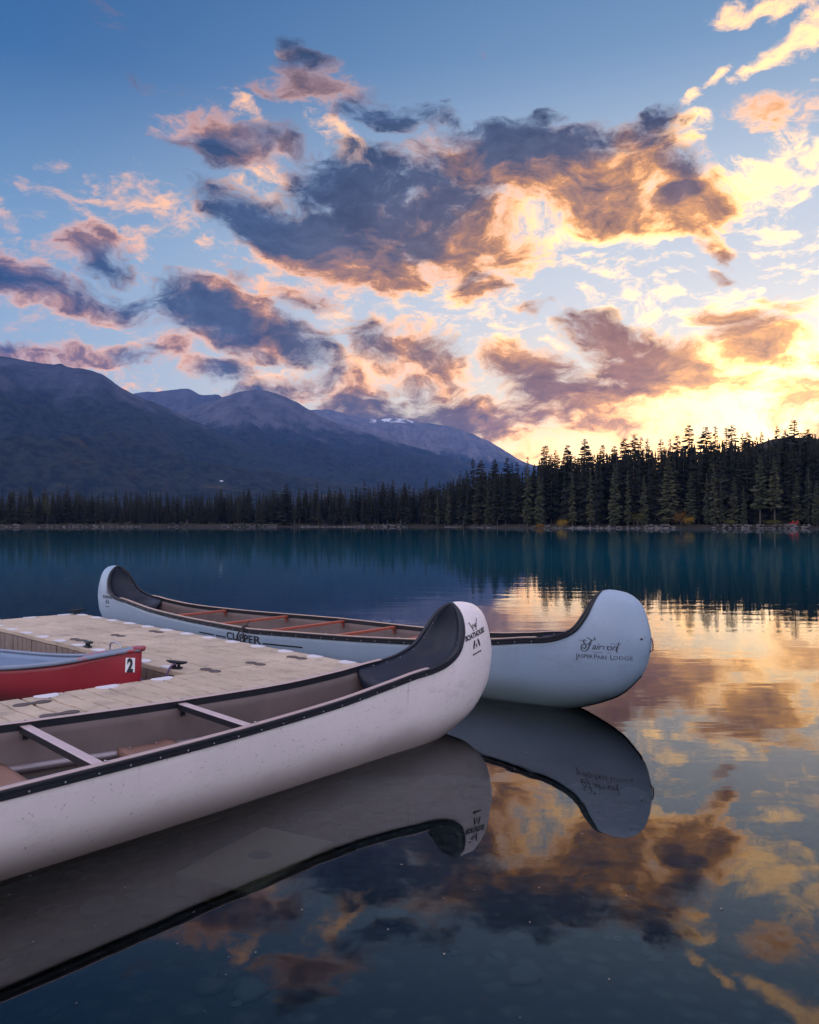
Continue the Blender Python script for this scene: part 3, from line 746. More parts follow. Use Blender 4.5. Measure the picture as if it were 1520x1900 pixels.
def rivet_mesh(r):
    bm = bmesh.new(); bmesh.ops.create_uvsphere(bm, u_segments=8, v_segments=5, radius=r)
    for v in bm.verts: v.co.y *= .55
    me = bpy.data.meshes.new('rivet'); bm.to_mesh(me); bm.free()
    me.polygons.foreach_set('use_smooth', [True] * len(me.polygons)); me.materials.append(M_STEEL); return me

def m_gelcoat(name, col, dirt_shade_col, scuff=.5):
    m, t, b = new_mat(name); o = coords(t); x, y, z = sep(t, o)
    n = noise(t, o, 1.6, 6, .6); sp = noise(t, o, 55.0, 3, .5); sp2 = noise(t, o, 140.0, 2, .5)
    scr = noise(t, vmath(t, 'MULTIPLY', o, (9, 1, 60)), 3.0, 4, .65)
    c = mix(t, n.step(.3, .75), col, tuple(k * .88 for k in col))
    c = mix(t, sp.step(.66, .72) * .6, c, dirt_shade_col)                                   # flecks of grime
    c = mix(t, sp2.step(.70, .76) * .5, c, tuple(k * .3 for k in col))
    rub = noise(t, vmath(t, 'MULTIPLY', o, (1, 1, 2.5)), 3.2, 5, .7)
    c = mix(t, rub.step(.54, .72) * .42 * scuff, c, tuple(k * .62 for k in col))      # dull rubbed patches
    rot = t.nodes.new('ShaderNodeMapping'); rot.inputs['Rotation'].default_value = (0, radians(24), 0); link(t, o, rot.inputs[0])
    for mul, sc, lim in (((4, 1, 90), 2.2, .64), ((6, 1, 120), 1.7, .66)):
        scr = noise(t, vmath(t, 'MULTIPLY', rot.outputs[0] if sc > 2 else o, mul), sc, 3, .6)
        gate = noise(t, o, 2.6 * sc, 2).step(.52, .62)
        c = mix(t, scr.step(lim, lim + .05) * gate * .75 * scuff, c, tuple(k * .28 for k in col))      # scratches
    run = noise(t, vmath(t, 'MULTIPLY', o, (22, 1, .8)), 1.6, 4, .6).step(.60, .76) * z.step(.20, .45)
    c = mix(t, run * .35 * scuff, c, dirt_shade_col)                                        # drips below the rail
    tide_shade = (z + (n - .5) * .16).step(.27, .02)                                           # brown tide mark, spread upward to paint in the lower flank's shade
    c = mix(t, tide_shade * .78, c, dirt_shade_col)
    link(t, c, b.inputs['Base Color']); link(t, n.step(0, 1, False, .30, .48), b.inputs['Roughness'])
    b.inputs['Coat Weight'].default_value = .25; b.inputs['Coat Roughness'].default_value = .3
    bump(t, b, noise(t, o, 5.0, 4, .5), .10, .01)
    return m
M_STEEL = plain('rivet_steel', (.42, .41, .42), .35, .9, .1)
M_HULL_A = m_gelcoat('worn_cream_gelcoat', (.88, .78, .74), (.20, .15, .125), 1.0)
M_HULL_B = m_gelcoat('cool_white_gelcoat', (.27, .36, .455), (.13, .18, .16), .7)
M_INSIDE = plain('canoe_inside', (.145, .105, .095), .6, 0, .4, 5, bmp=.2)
M_BLACK = plain('black_vinyl', (.012, .014, .020), .36, 0, .25, 10, .3)
M_LINER = plain('navy_black_plastic', (.012, .017, .030), .40, 0, .2, 8, .3)
M_CAP_A = plain('pinkish_aluminium', (.62, .47, .43), .35, .55, .1, 20)
M_CAP_B = plain('tan_wood_rail', (.46, .33, .25), .45, 0, .25, 20)
M_ALU = plain('pale_thwart', (.60, .47, .45), .4, .3, .15, 12)
M_REDWOOD = plain('red_stained_wood', (.34, .075, .04), .42, 0, .3, 16)
M_SEAT = plain('brown_seat_plastic', (.24, .135, .10), .5, 0, .15, 7)
M_PIPE = plain('dull_aluminium_tube', (.30, .26, .26), .4, .6, .15, 9)
M_PRINT = plain('black_print', (.015, .016, .02), .5, 0, .3, 60)
M_GREY_PRINT = plain('worn_grey_print', (.05, .06, .075), .6, 0, .6, 90)
M_ROPE = plain('dark_rope', (.035, .03, .035), .9, 0, .5, 80)
M_LOOP = plain('red_brown_cord', (.16, .07, .06), .8, 0, .4, 60)

SHEER = [(4.268, .671, .447), (3.671, .60, .452), (2.782, .48, .462), (1.9, .35, .492), (1.4, .285, .535), (1.1, .262, .572), (.9, .255, .592), (.75, .245, .625), (.62, .222, .69), (.545, .19, .79), (.50, .145, .89), (.472, .09, .96), (.45, .03, 1.0), (.44, .0, 1.008)]
KEEL = [(4.268, -.125), (2.5, -.12), (1.5, -.105), (1.0, -.079), (.702, -.023), (.45, .065), (.265, .16), (.102, .322), (.041, .472), (.018, .596), (.04, .748), (.094, .898), (.191, .983), (.302, 1.012), (.393, 1.018), (.44, 1.008)]
LEN = 8.536
BIG = Hull(LEN, SHEER, KEEL, 1.2)

def liner(hull, end, mat, parent):
    """moulded end cap between the rails: dished deck, rounded lip, rising to the prow"""
    st = [s for s in hull.st if s[0].x * end > 0]; st = sorted(st, key=lambda s: (s[0].x * end))
    path = [s[0] for s in st if (hull.L / 2 - s[0].x * end) < 1.18]
    path = [p for i, p in enumerate(path)]
    m = 14; vs = []; fs = []; rows = []
    first = path[0]
    for k, (dxx, dz) in enumerate(((.10, -.30), (.03, -.20), (-.012, -.12), (-.012, -.06))):       # lip going down into the hull
        rows.append([Vector((first.x + dxx * end, first.y * .97 * (2 * j / m - 1), first.z + (dz - .045) * (1 - abs(2 * j / m - 1) ** 4) * 1.0 - (.015 if k < 3 else .01))) for j in range(m + 1)])
    for i, p in enumerate(path):
        a = i / (len(path) - 1)
        T = (path[min(i + 1, len(path) - 1)] - path[max(i - 1, 0)]); T.y = 0; T.normalize()
        Nn = Vector((T.z * end, 0, -T.x * end)) if False else Vector((abs(T.z) * end, 0, -abs(T.x)))
        dip = lerp_tab([(0, .085), (.25, .105), (.45, .125), (.6, .11), (.8, .06), (1, .0)], a)
        rows.append([Vector((p.x, p.y * .985 * (2 * j / m - 1), p.z - .004)) + Nn * dip * (1 - abs(2 * j / m - 1) ** 3.0) for j in range(m + 1)])
    c = m + 1; vs = [v for r in rows for v in r]
    fs = [(i * c + j, i * c + j + 1, (i + 1) * c + j + 1, (i + 1) * c + j) for i in range(len(rows) - 1) for j in range(m)]
    o = mesh_obj('end_cap', vs, fs, mat, parent, True)
    md = o.modifiers.new('thick', 'SOLIDIFY'); md.thickness = .006; md.offset = -1
    # screws along its edge
    rm = SCREW
    for i in range(4, len(path) - 3, 5):
        for sd in (-1, 1):
            p = path[i]; from_data('screw', rm, o, (p.x + .01 * end, p.y * .86 * sd, p.z - .012), (0, 0, 0))
    return o

def band(hull, a_from, a_to, mat, parent, name): pass

class Decal:
    """flat print laid on a hull's side by dropping each point on to the shell"""
    def __init__(s, hull):
        v, f = hull.mesh(60); s.bvh = BVHTree.FromPolygons([tuple(p) for p in v], f)
    def drop(s, x, z, side, off=.0025):
        h = s.bvh.ray_cast(Vector((x, side * 3, z)), Vector((0, -side, 0)))
        if h[0] is None: return Vector((x, side * .2, z))
        n = h[1];  n = n if n.y * side > 0 else -n
        return h[0] + n * off
    def lay(s, name, verts, faces, place, side, mat, parent):
        """place maps print (u, v) to hull (x, z)"""
        out = [s.drop(*place(u, v), side) for u, v in verts]
        return mesh_obj(name, out, faces, mat, parent)
def text_mesh(body, size=1.0, bold=0.0, shear=0.0, spacing=1.0):
    cu = bpy.data.curves.new('text', 'FONT'); cu.body = body; cu.size = size; cu.offset = bold; cu.shear = shear; cu.space_character = spacing
    cu.align_x = 'CENTER'; cu.resolution_u = 3
    ob = bpy.data.objects.new('text', cu); COL.objects.link(ob); bpy.context.view_layer.update()
    me = ob.evaluated_get(bpy.context.evaluated_depsgraph_get()).to_mesh()
    bm = bmesh.new(); bm.from_mesh(me); bmesh.ops.triangulate(bm, faces=bm.faces)
    vs = [(v.co.x, v.co.y) for v in bm.verts]; fs = [tuple(v.index for v in f.verts) for f in bm.faces]
    bm.free(); bpy.data.objects.remove(ob); bpy.data.curves.remove(cu); return vs, fs
def strokes(lines, w):
    """brush strokes: polylines with a width that may vary"""
    vs = []; fs = []
    for ln in lines:
        pts = [Vector((p[0], p[1], 0)) for p in ln]
        pts = cr_curve(pts, 6) if len(pts) > 2 else pts
        n0 = len(vs); n = len(pts)
        for i, p in enumerate(pts):
            d = (pts[min(i + 1, n - 1)] - pts[max(i - 1, 0)])
            if d.length < 1e-9: d = Vector((1, 0, 0))
            d.normalize(); q = Vector((-d.y, d.x, 0)); ww = w * (.45 + .75 * abs(d.y))
            vs += [(p + q * ww)[:2], (p - q * ww)[:2]]
        fs += [(n0 + 2 * i, n0 + 2 * i + 1, n0 + 2 * i + 3, n0 + 2 * i + 2) for i in range(n - 1)]
    return vs, fs
def rect(x0, y0, x1, y1, n=8, slant=0.0):
    vs = []
    for i in range(n + 1):
        x = x0 + (x1 - x0) * i / n; vs += [(x, y0), (x + slant, y1)]
    return vs, [(2 * i, 2 * i + 2, 2 * i + 3, 2 * i + 1) for i in range(n)]
def joined(*ms):
    V_ = []; F_ = []
    for v, f in ms:
        n = len(V_); V_ += v; F_ += [tuple(i + n for i in q) for q in f]
    return V_, F_
def moved(m, dx, dy, s=1.0, rot=0.0):
    v, f = m; c, k = cos(rot), sin(rot)
    return [((x * c - y * k) * s + dx, (x * k + y * c) * s + dy) for x, y in v], f

def boathouse_print():
    """crossed paddles with THE / BOATHOUSE between, a monogram and a tag line under; about 1 unit wide"""
    blade = lambda ang, dx: moved(([(-.045, 0), (.045, 0), (.055, -.15), (.035, -.28), (-.035, -.28), (-.055, -.15)], [(0, 1, 2, 5), (5, 2, 3, 4)]), dx, -.13, 1.0, ang)
    shafts = strokes([[(-.06, .17), (-.27, .47)], [(-.30, .46), (-.25, .50)], [(.08, .17), (.25, .50)], [(.21, .49), (.29, .52)]], .018)
    return joined(moved(text_mesh('THE', .17, .004), 0, .27), moved(text_mesh('BOATHOUSE', .235, .010), 0, -.03), shafts,
                  blade(-.42, -.11), blade(.42, .11), moved(text_mesh('JPL', .15, .002, 0, .75), 0, -.36), moved(text_mesh('#jasperparklodge', .085, .004), 0, -.58))
def fairmont_print():
    F = strokes([[(-.98, .98), (-1.10, 1.02), (-1.14, .86), (-1.0, .74), (-.82, .80), (-.66, .98)],
                 [(-.94, 1.20), (-.78, 1.10), (-.60, 1.03), (-.46, 1.12), (-.52, 1.22)],
                 [(-.66, 1.06), (-.76, .72), (-.90, .38), (-1.10, .26), (-1.26, .36), (-1.26, .62), (-1.10, .74), (-.98, .60), (-1.08, .44), (-1.16, .52)],
                 [(-.86, .70), (-.66, .74)]], .036)
    rest = moved(text_mesh('air', .60, .004, .35, .95), -.36, .44)
    worn = joined(strokes([[(.05, .48), (.10, .70)], [(.26, .62), (.30, .72)]], .022), moved(text_mesh('on', .60, .004, .35, .95), .50, .44))
    tt = strokes([[(.93, .98), (.84, .60), (.80, .38), (.86, .30)], [(.44, .86), (.70, .87), (1.05, .89)]], .026)
    rule = joined(rect(-.60, .24, .02, .262, 4), rect(.22, .245, .50, .262, 3))
    sm = joined(moved(text_mesh('J', .50), -1.56, -.26), moved(text_mesh('ASPER', .36, 0, 0, .96), -1.05, -.18), moved(text_mesh('P', .46), -.42, -.20), moved(text_mesh('AR', .36, 0, 0, .96), -.10, -.18), strokes([[(.19, -.18), (.19, .08)]], .02),
                moved(text_mesh('L', .46), .52, -.18), moved(text_mesh('ODGE', .36, 0, 0, 1.06), 1.12, -.16))
    the = moved(text_mesh('THE', .16), -1.30, .90)
    return joined(F, rest, worn, tt, rule, sm, the)

SCREW = rivet_mesh(.0048)
RIVET = rivet_mesh(.0052)
def big_canoe(bow, heading, trim, hull_mat, cap_mat, thwart_mat, thwarts, seats, label, pipe=False):
    c, s_ = cos(heading), sin(heading)
    root = empty('voyageur_canoe', (bow[0] - c * LEN / 2, bow[1] - s_ * LEN / 2, 0), heading)
    root.rotation_euler = (0, -trim, heading); tag(root, label, 'canoe')
    v, f = BIG.mesh(40)
    h = mesh_obj('hull', v, f, hull_mat, root, True); h.data.materials.append(M_INSIDE); fix_normals(h)
    md = h.modifiers.new('shell', 'SOLIDIFY'); md.thickness = .011; md.offset = -1; md.material_offset = 1
    for side in (-1, 1):
        path = BIG.rail(side)
        tp = lambda u: .55 + .45 * smooth01(0, .09, min(u, 1 - u))
        prof = [(-.012, .006), (.019, .006), (.022, .001), (.022, -.010), (.0185, -.0125), (.0185, -.016), (.022, -.0185), (.022, -.034), (.017, -.040), (-.004, -.040), (-.014, -.036)]
        g = mesh_obj('gunwale', *sweep(path, prof, side, tp), M_BLACK, root); fix_normals(g)
        mid = [p for p in path if abs(p.x) < LEN / 2 - .93]
        cp = mesh_obj('gunwale_cap', *sweep(mid, [(-.020, .0075), (.017, .0075), (.017, .0115), (.013, .014), (-.016, .014), (-.020, .011)], side), cap_mat, root); fix_normals(cp)
        k = -LEN / 2 + .95
        while k < LEN / 2 - .9:                                       # rivets on the rail's outer face
            j = min(range(len(path)), key=lambda q: abs(path[q].x - k))
            p0, p1 = (path[j], path[j + 1]) if path[j].x < k else (path[j - 1], path[j])
            u = (k - p0.x) / max(p1.x - p0.x, 1e-6); p = p0.lerp(p1, u); d = (p1 - p0).normalized()
            yaw = atan2(d.y, d.x)
            from_data('rivet', RIVET, g, (p.x - side * .0 , p.y + side * .022, p.z - .026), (0, 0, yaw)); k += .165
    for end in (-1, 1):
        liner(BIG, end, M_LINER, root)
        # short cord loop through the stem
        m = MB(); xs = LEN / 2 - .022
        m.tube([(end * (xs - .03), .0, .640), (end * (xs + .012), 0, .630), (end * (xs + .022), 0, .585), (end * (xs + .018), 0, .535), (end * (xs - .02), 0, .515)], .006, 6); m.build('cord_loop', M_LOOP, root, True)
    for x in thwarts:
        hb = lerp_tab([(0, .671), (.6, .60), (1.486, .48), (2.37, .35)], abs(x)) - .012
        z = lerp_tab([(0, .447), (.6, .452), (1.486, .462), (2.37, .492)], abs(x)) - .010
        m = MB()
        N = 8
        for i in range(N):
            y0, y1 = -hb + 2 * hb * i / N, -hb + 2 * hb * (i + 1) / N
        m.box((x, 0, z - .013), (.058, hb * 2, .026)); tw = m.build('thwart', thwart_mat, root, False, .004)
        if thwart_mat is M_ALU:
            for dx in (-.0315,):
                m = MB(); m.box((x + dx, 0, z - .020), (.005, hb * 2 - .02, .034)); m.build('edge_strip', M_BLACK, tw)
        for sd in (-1, 1):
            m = MB(); m.box((x, sd * (hb - .012), z - .050), (.03, .012, .06)); m.build('bracket', thwart_mat if thwart_mat is M_REDWOOD else M_BLACK, tw)
            from_data('bolt', RIVET, tw, (x, sd * (hb + .006), z + .028), (pi / 2, 0, 0), (1.5, 1.5, 1.5))
    def inner_half(x, z):
        # half-breadth of the shell at x, z
        i = min(range(len(BIG.st)), key=lambda q: abs(BIG.st[q][0].x - x)); S, K, n = BIG.st[i]
        hh = min(1, max(0, (S.z - z) / (S.z - K.z))); return S.y * max(0, 1 - hh ** n) ** (1 / n) - .026
    for x in seats:
        z = .255; hw = min(inner_half(x - .18, z - .09), inner_half(x + .18, z - .09))
        st = MB(); prof = [(-.165, -.085), (-.17, -.01), (-.155, .004), (-.10, -.006), (.06, -.008), (.14, .006), (.165, .0), (.172, -.02), (.168, -.10), (.158, -.10), (.158, -.02), (.0, -.03), (-.155, -.02), (-.155, -.085)]
        n = len(prof); ny = 12; vs = []
        for j in range(ny + 1):
            y = hw * (2 * j / ny - 1); dish = -.016 * (1 - (2 * j / ny - 1) ** 2)
            vs += [(x + px_, y, z + pz_ + (dish if abs(px_) < .16 and pz_ > -.04 else 0)) for px_, pz_ in prof]
        fs = [(j * n + k, j * n + (k + 1) % n, (j + 1) * n + (k + 1) % n, (j + 1) * n + k) for j in range(ny) for k in range(n)]
        fs += [tuple(range(n)), tuple(range(ny * n, (ny + 1) * n))]
        o = mesh_obj('seat', vs, fs, M_SEAT, root, True); fix_normals(o)
        for sd in (-1, 1):
            for dx in (-.11, .06): from_data('bolt', RIVET, o, (x + dx, sd * (hw - .05), z + .006), (pi / 2, 0, 0), (1.3, 1.3, 1.3))
    if pipe:
        for sd in (-1, 1):
            m = MB(); pts = []
            for k in range(41):
                x = -2.8 + 5.6 * k / 40; pts.append((x, sd * (inner_half(x, .185) - .030), .215))
            m.tube(pts, .026, 10); m.build('seat_rail', M_PIPE, root, True)
    return root
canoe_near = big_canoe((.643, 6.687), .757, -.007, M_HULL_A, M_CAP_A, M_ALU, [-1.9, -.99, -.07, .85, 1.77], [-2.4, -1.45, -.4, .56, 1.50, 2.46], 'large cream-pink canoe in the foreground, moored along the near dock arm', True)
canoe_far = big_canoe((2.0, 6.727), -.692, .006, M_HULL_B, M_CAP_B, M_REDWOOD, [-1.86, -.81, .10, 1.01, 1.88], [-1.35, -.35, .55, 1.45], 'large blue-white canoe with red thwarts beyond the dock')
DEC = Decal(BIG)
# prints on the hulls (right-hand side of both boats)
bp = boathouse_print(); fp = fairmont_print()
def P_boat(cx, cz, w, tilt): return lambda u, v: (cx + (u * cos(tilt) - v * sin(tilt)) * w, cz + (u * sin(tilt) + v * cos(tilt)) * w)
tag(DEC.lay('logo_print', bp[0], bp[1], lambda u, v: (3.915 + u * .205 + v * .01, .765 + v * .225 + u * .035), -1, M_PRINT, canoe_near), 'black boathouse emblem with crossed paddles')
tag(DEC.lay('logo_print', bp[0], bp[1], lambda u, v: (-3.70 + u * .22, .575 + v * .225), -1, M_PRINT, canoe_far), 'black boathouse emblem with crossed paddles')
tag(DEC.lay('name_print', fp[0], fp[1], lambda u, v: (3.916 + u * .140, .478 + v * .125), -1, M_GREY_PRINT, canoe_far), 'grey script and capitals lettering on the bow')
cl = text_mesh('CLIPPER', .145, .004, 0, 1.02)
xs_ = [v[0] for v in cl[0]]; wcl = max(xs_) - min(xs_)
cl = ([(v[0] / wcl * .655, v[1] * .80) for v in cl[0]], cl[1])
tag(DEC.lay('maker_print', *joined(moved(cl, -.20, .300), rect(-1.15, .310, -.80, .326, 6), rect(-.76, .308, -.545, .324, 4), rect(.145, .300, .70, .316, 10, .01)), lambda u, v: (u, v), -1, M_PRINT, canoe_far), 'black block lettering with stripes')
m = MB()
for q in range(10):
    a = 2 * pi * q / 10
    m.v.append((cos(a), sin(a), 0))
dv = [(4.205 + cos(2 * pi * q / 10) * .009, .632 + sin(2 * pi * q / 10) * .009) for q in range(10)]
DEC.lay('drain_hole', dv, [tuple(range(10))], lambda u, v: (u, v), -1, M_PRINT, canoe_far)
# strip under the far canoe's bow: dark rubbing strip along the stem
for cn in (canoe_far,):
    m = MB(); pts = [(LEN / 2 - a + .0, 0, z - .004) for a, z in KEEL[4:8]]
    m.tube([Vector(p) for p in cr_curve([Vector(p) for p in pts], 6)], .008, 6); m.build('stem_strip', M_BLACK, cn, True)
# the mooring line over the far canoe's rail
def rope(name, pts, r, mat, label=None, cat='rope', parent=None):
    m = MB(); m.tube(cr_curve([Vector(p) for p in pts], 7), r, 6); o = m.build(name, mat, parent, True)
    if label: tag(o, label, cat)
    return o
def in_boat(boat, p):
    return Matrix.LocRotScale(boat.location, boat.rotation_euler, None) @ Vector(p)

# ------------------------------------------------------------------ the floating dock
E1 = Vector((.7145, -.6997, 0)); E2 = Vector((.6997, .7145, 0)); ZD = .34
def D2(p, q, z=ZD): return E1 * p + E2 * q + Vector((0, 0, z))
DANG = atan2(E1.y, E1.x)
def m_dock(name, col, ribs=True):
    m, t, b = new_mat(name); o = coords(t); g = t.nodes.new('ShaderNodeNewGeometry'); pos = g.outputs['Position']
    oi = t.nodes.new('ShaderNodeObjectInfo'); r = V(t, oi.outputs['Random'])
    n = noise(t, pos, 1.3, 6, .65); n2 = noise(t, pos, 30, 4, .6); n3 = noise(t, vmath(t, 'MULTIPLY', pos, (1, 1, 8)), 6.0, 5, .65)
    c = mix(t, n.step(.25, .8), tuple(k * .72 for k in col), tuple(k * 1.15 for k in col))
    c = mix(t, r * .22, c, tuple(k * .7 for k in col))
    c = mix(t, n2.step(.56, .72) * .45, c, tuple(k * .5 for k in col))
    st = noise(t, pos, 3.4, 6, .7)
    c = mix(t, st.step(.50, .70) * .68, c, tuple(k * .48 for k in col))
    c = mix(t, noise(t, pos, 75, 2, .5).step(.70, .76) * .6, c, (.05, .04, .035))
    c = mix(t, n3.step(.60, .75) * .35, c, tuple(k * .45 for k in col))
    link(t, c, b.inputs['Base Color']); b.inputs['Roughness'].default_value = .62; b.inputs['Specular IOR Level'].default_value = .35
    if ribs:
        x, y, z = sep(t, o); w = t.nodes.new('ShaderNodeTexWave'); w.wave_type = 'BANDS'; w.bands_direction = 'Y'; w.inputs['Scale'].default_value = 28.0; w.inputs['Distortion'].default_value = .4
        link(t, o, w.inputs['Vector']); bump(t, b, V(t, w.outputs['Fac']) + n2 * .4, .5, .006)
    else: bump(t, b, n2, .4, .006)
    return m
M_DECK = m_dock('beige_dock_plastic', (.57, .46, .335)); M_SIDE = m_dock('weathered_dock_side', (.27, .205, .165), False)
M_CORE = plain('dark_float_body', (.07, .055, .045), .8, 0, .3, 6); M_PAD = plain('white_pocket_cover', (.62, .60, .62), .5, 0, .12, 20); M_COUP = plain('dark_rubber_coupler', (.075, .055, .05), .7, 0, .3, 30)  # dark body under the planks makes the grooves between them read dark
dock = empty('floating_dock', D2(-6.162, 4.3, 0)); tag(dock, 'beige modular floating dock with a side arm between the canoes', 'dock')
dock_inv = dock.location.copy()
def dock_section(p0, p1, q0, q1, plank_axis, n_plank, sides):
    """one moulded float: body, grooved deck strips (planks), ribbed walls on the open sides"""
    cx = D2((p0 + p1) / 2, (q0 + q1) / 2, 0) - dock_inv
    sx, sy = p1 - p0 - .012, q1 - q0 - .012
    mb = MB(); mb.box((0, 0, (ZD - .045 - .20) / 2), (sx - .07, sy - .07, ZD - .045 + .20))
    sec = mb.build('dock_section', M_CORE, dock); sec.location = cx; sec.rotation_euler = (0, 0, DANG)
    # deck strips
    if plank_axis == 'p': wid = sy / n_plank; size = (sx, wid)
    else: wid = sx / n_plank; size = (wid, sy)
    # each strip has a slightly wavy long edge, a soft crown and a rounded lip
    long_ = size[0] if plank_axis == 'p' else size[1]; N = 14
    vs = []; fs = []; gap = .008
    prof = [(-.5, -.042), (-.5, -.006), (-.485, 0.0), (.485, 0.0), (.5, -.006), (.5, -.042)]
    for i in range(N + 1):
        u = -.5 + i / N; wob = .007 * sin(i / N * 4 * pi + .5)
        for (w_, z_) in prof:
            l = u * long_; k = w_ * (wid - gap * 2) + wob
            vs.append((l, k, z_) if plank_axis == 'p' else (k, -l, z_))
    n = len(prof)
    fs = [(i * n + k, i * n + k + 1, (i + 1) * n + k + 1, (i + 1) * n + k) for i in range(N) for k in range(n - 1)]
    fs += [tuple(range(n)), tuple(range(N * n + n - 1, N * n - 1, -1))]
    me = bpy.data.meshes.new('plank'); me.from_pydata(vs, [], fs); me.materials.append(M_DECK); me.update()
    for k in range(n_plank):
        o = (k + .5) / n_plank - .5
        loc = (0, o * sy, ZD + rnd.uniform(-.002, .002)) if plank_axis == 'p' else (o * sx, 0, ZD)
        from_data('plank', me, sec, loc)
    # ribbed walls
    for sd in sides:
        Ls = sx if sd in ('q0', 'q1') else sy; nr = int(Ls / .135); wv = Ls / nr
        rb = MB(); rb.box((0, 0, 0), (wv - .014, .05, ZD - .05 + .16)); rme = bpy.data.meshes.new('wall_rib'); rme.from_pydata(rb.v, [], rb.f); rme.materials.append(M_SIDE)
        for k in range(nr):
            o = -Ls / 2 + (k + .5) * wv; zz = (ZD - .05 - .16) / 2; jit = rnd.uniform(-.004, .004)
            if sd == 'q0': from_data('wall_rib', rme, sec, (o, -sy / 2 + .028 + jit, zz))
            elif sd == 'q1': from_data('wall_rib', rme, sec, (o, sy / 2 - .028 + jit, zz))
            elif sd == 'p0': from_data('wall_rib', rme, sec, (-sx / 2 + .028 + jit, o, zz), (0, 0, pi / 2))
            else: from_data('wall_rib', rme, sec, (sx / 2 - .028 + jit, o, zz), (0, 0, pi / 2))
    return sec
PL, PS1, PS0 = -6.162, -8.82, -11.42
Q0, Q1, QS = 3.615, 5.0, 2.267
dock_section(PS1, PL, Q0, Q1, 'p', 9, ('q0', 'q1'))
dock_section(PS0, PS1, Q0, Q1, 'p', 9, ('q0', 'q1', 'p0'))
dock_section(PL, -5.06, QS, Q1, 'p', 18, ('p0', 'q1', 'p1'))
dock_section(PL, -5.06, QS - 2.72, QS, 'p', 18, ('p0', 'p1'))
def disc_mesh(name, mat, pts, h):
    n = len(pts); vs = [(x, y, 0) for x, y in pts] + [(x * .96, y * .96, h) for x, y in pts]
    fs = [tuple(range(n, 2 * n))] + [(k, (k + 1) % n, n + (k + 1) % n, n + k) for k in range(n)]
    me = bpy.data.meshes.new(name); me.from_pydata(vs, [], fs); me.materials.append(mat); return me
PAD = disc_mesh('pocket_cover', M_PAD, [(.088 * cos(a), max(-.03, .088 * sin(a))) for a in [2 * pi * k / 20 for k in range(20)]], .006)
bone = []
for sgn in (1, -1):                                             # figure-of-eight coupler
    for k in range(13):
        a = -2.5 + 5.0 * k / 12; bone.append((sgn * (.074 + .060 * cos(a)), sgn * .048 * sin(a)))
BONE = disc_mesh('coupler', M_COUP, bone, .005)
def pad(p, q, rot): from_data('pocket_cover', PAD, dock, D2(p, q, ZD + .001) - dock_inv, (0, 0, DANG + rot))
def coup(p, q, rot): from_data('coupler', BONE, dock, D2(p, q, ZD + .001) - dock_inv, (0, 0, DANG + rot))
for k in range(14): 
    p = PS0 + .24 + k * .462
    if p < -5.2: pad(p, Q1 - .045, pi)
for k in range(11):
    p = PS0 + .24 + k * .462
    if p < PL - .1: pad(p, Q0 + .045, 0)
for k in range(12):
    q = Q0 - .25 - k * .462
    if abs(q - QS) > .15: pad(PL + .045, q, -pi / 2)
for k in range(3): pad(PS0 + .045, Q0 + .24 + k * .46, -pi / 2)
for k in range(3):
    q = Q0 + .23 + k * .465; coup(PS1, q, 0); coup(PL, q, 0)
for k in range(2): coup(PL + .24 + k * .46, QS, pi / 2)
# cleats
def cleat(p, q, rot, label):
    o = empty('dock_cleat', D2(p, q, ZD + .002), DANG + rot); tag(o, label, 'cleat')
    m = MB(); m.box((0, 0, .008), (.10, .05, .016)); m.build('base', M_BLACK, o, False, .004)
    m = MB(); m.tube([(-.025, 0, .01), (-.022, 0, .05)], [.016, .012], 8); m.tube([(.025, 0, .01), (.022, 0, .05)], [.016, .012], 8); m.build('neck', M_BLACK, o, True)
    m = MB(); m.tube([(-.115, 0, .062), (-.07, 0, .056), (0, 0, .052), (.07, 0, .056), (.115, 0, .062)], [.008, .015, .018, .015, .008], 8); m.build('horn', M_BLACK, o, True)
cleat(PL - .28, Q0 + .07, .3, 'black cleat on the dock edge beside the red canoe')
cleat(PS0 + .12, Q1 - .08, pi / 2, 'black cleat on the far left corner of the dock')
cleat(-8.2, Q0 + .07, 0, 'black cleat on the dock edge behind the red canoe')
# ------------------------------------------------------------------ red canoe in the slip
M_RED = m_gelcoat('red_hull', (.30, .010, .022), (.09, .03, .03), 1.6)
def m_scuffed():
    m, t, b = new_mat('grey_blue_vinyl'); o = coords(t); n = noise(t, o, 7.0, 6, .65); x, y, z = sep(t, o)
    c = mix(t, n, (.15, .19, .25), (.23, .28, .36)); k = (x + (n - .5) * 1.6).step(1.75, 2.35) * n.step(.52, .60)
    link(t, mix(t, k, c, (.45, .05, .05)), b.inputs['Base Color']); b.inputs['Roughness'].default_value = .5; return m
M_GREYBLUE = m_scuffed(); M_BLUE_IN = plain('pale_blue_inside', (.20, .29, .42), .5, 0, .15, 5)
RL = 4.9
RED = Hull(RL, [(2.45, .43, .335), (1.7, .405, .34), (1.25, .36, .36), (.9, .29, .395), (.6, .215, .44), (.35, .13, .49), (.15, .06, .53), (.05, .024, .548), (0, .008, .552)],
           [(2.45, -.10), (1.4, -.095), (.7, -.085), (.35, -.065), (.16, -.02), (.07, .06), (.03, .16), (.012, .28), (.006, .40), (.002, .50), (0, .545)], .5, 2.6, 1.7, 26, 26)
rh = radians(-24.5); rbow = (-2.25, 6.90)
red = empty('red_canoe', (rbow[0] - cos(rh) * RL / 2, rbow[1] - sin(rh) * RL / 2, 0), rh); tag(red, 'small red canoe numbered 2 with pale blue inside, in the dock slip', 'canoe')
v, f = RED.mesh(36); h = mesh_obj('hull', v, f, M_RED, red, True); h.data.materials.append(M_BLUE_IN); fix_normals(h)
md = h.modifiers.new('shell', 'SOLIDIFY'); md.thickness = .010; md.offset = -1; md.material_offset = 1
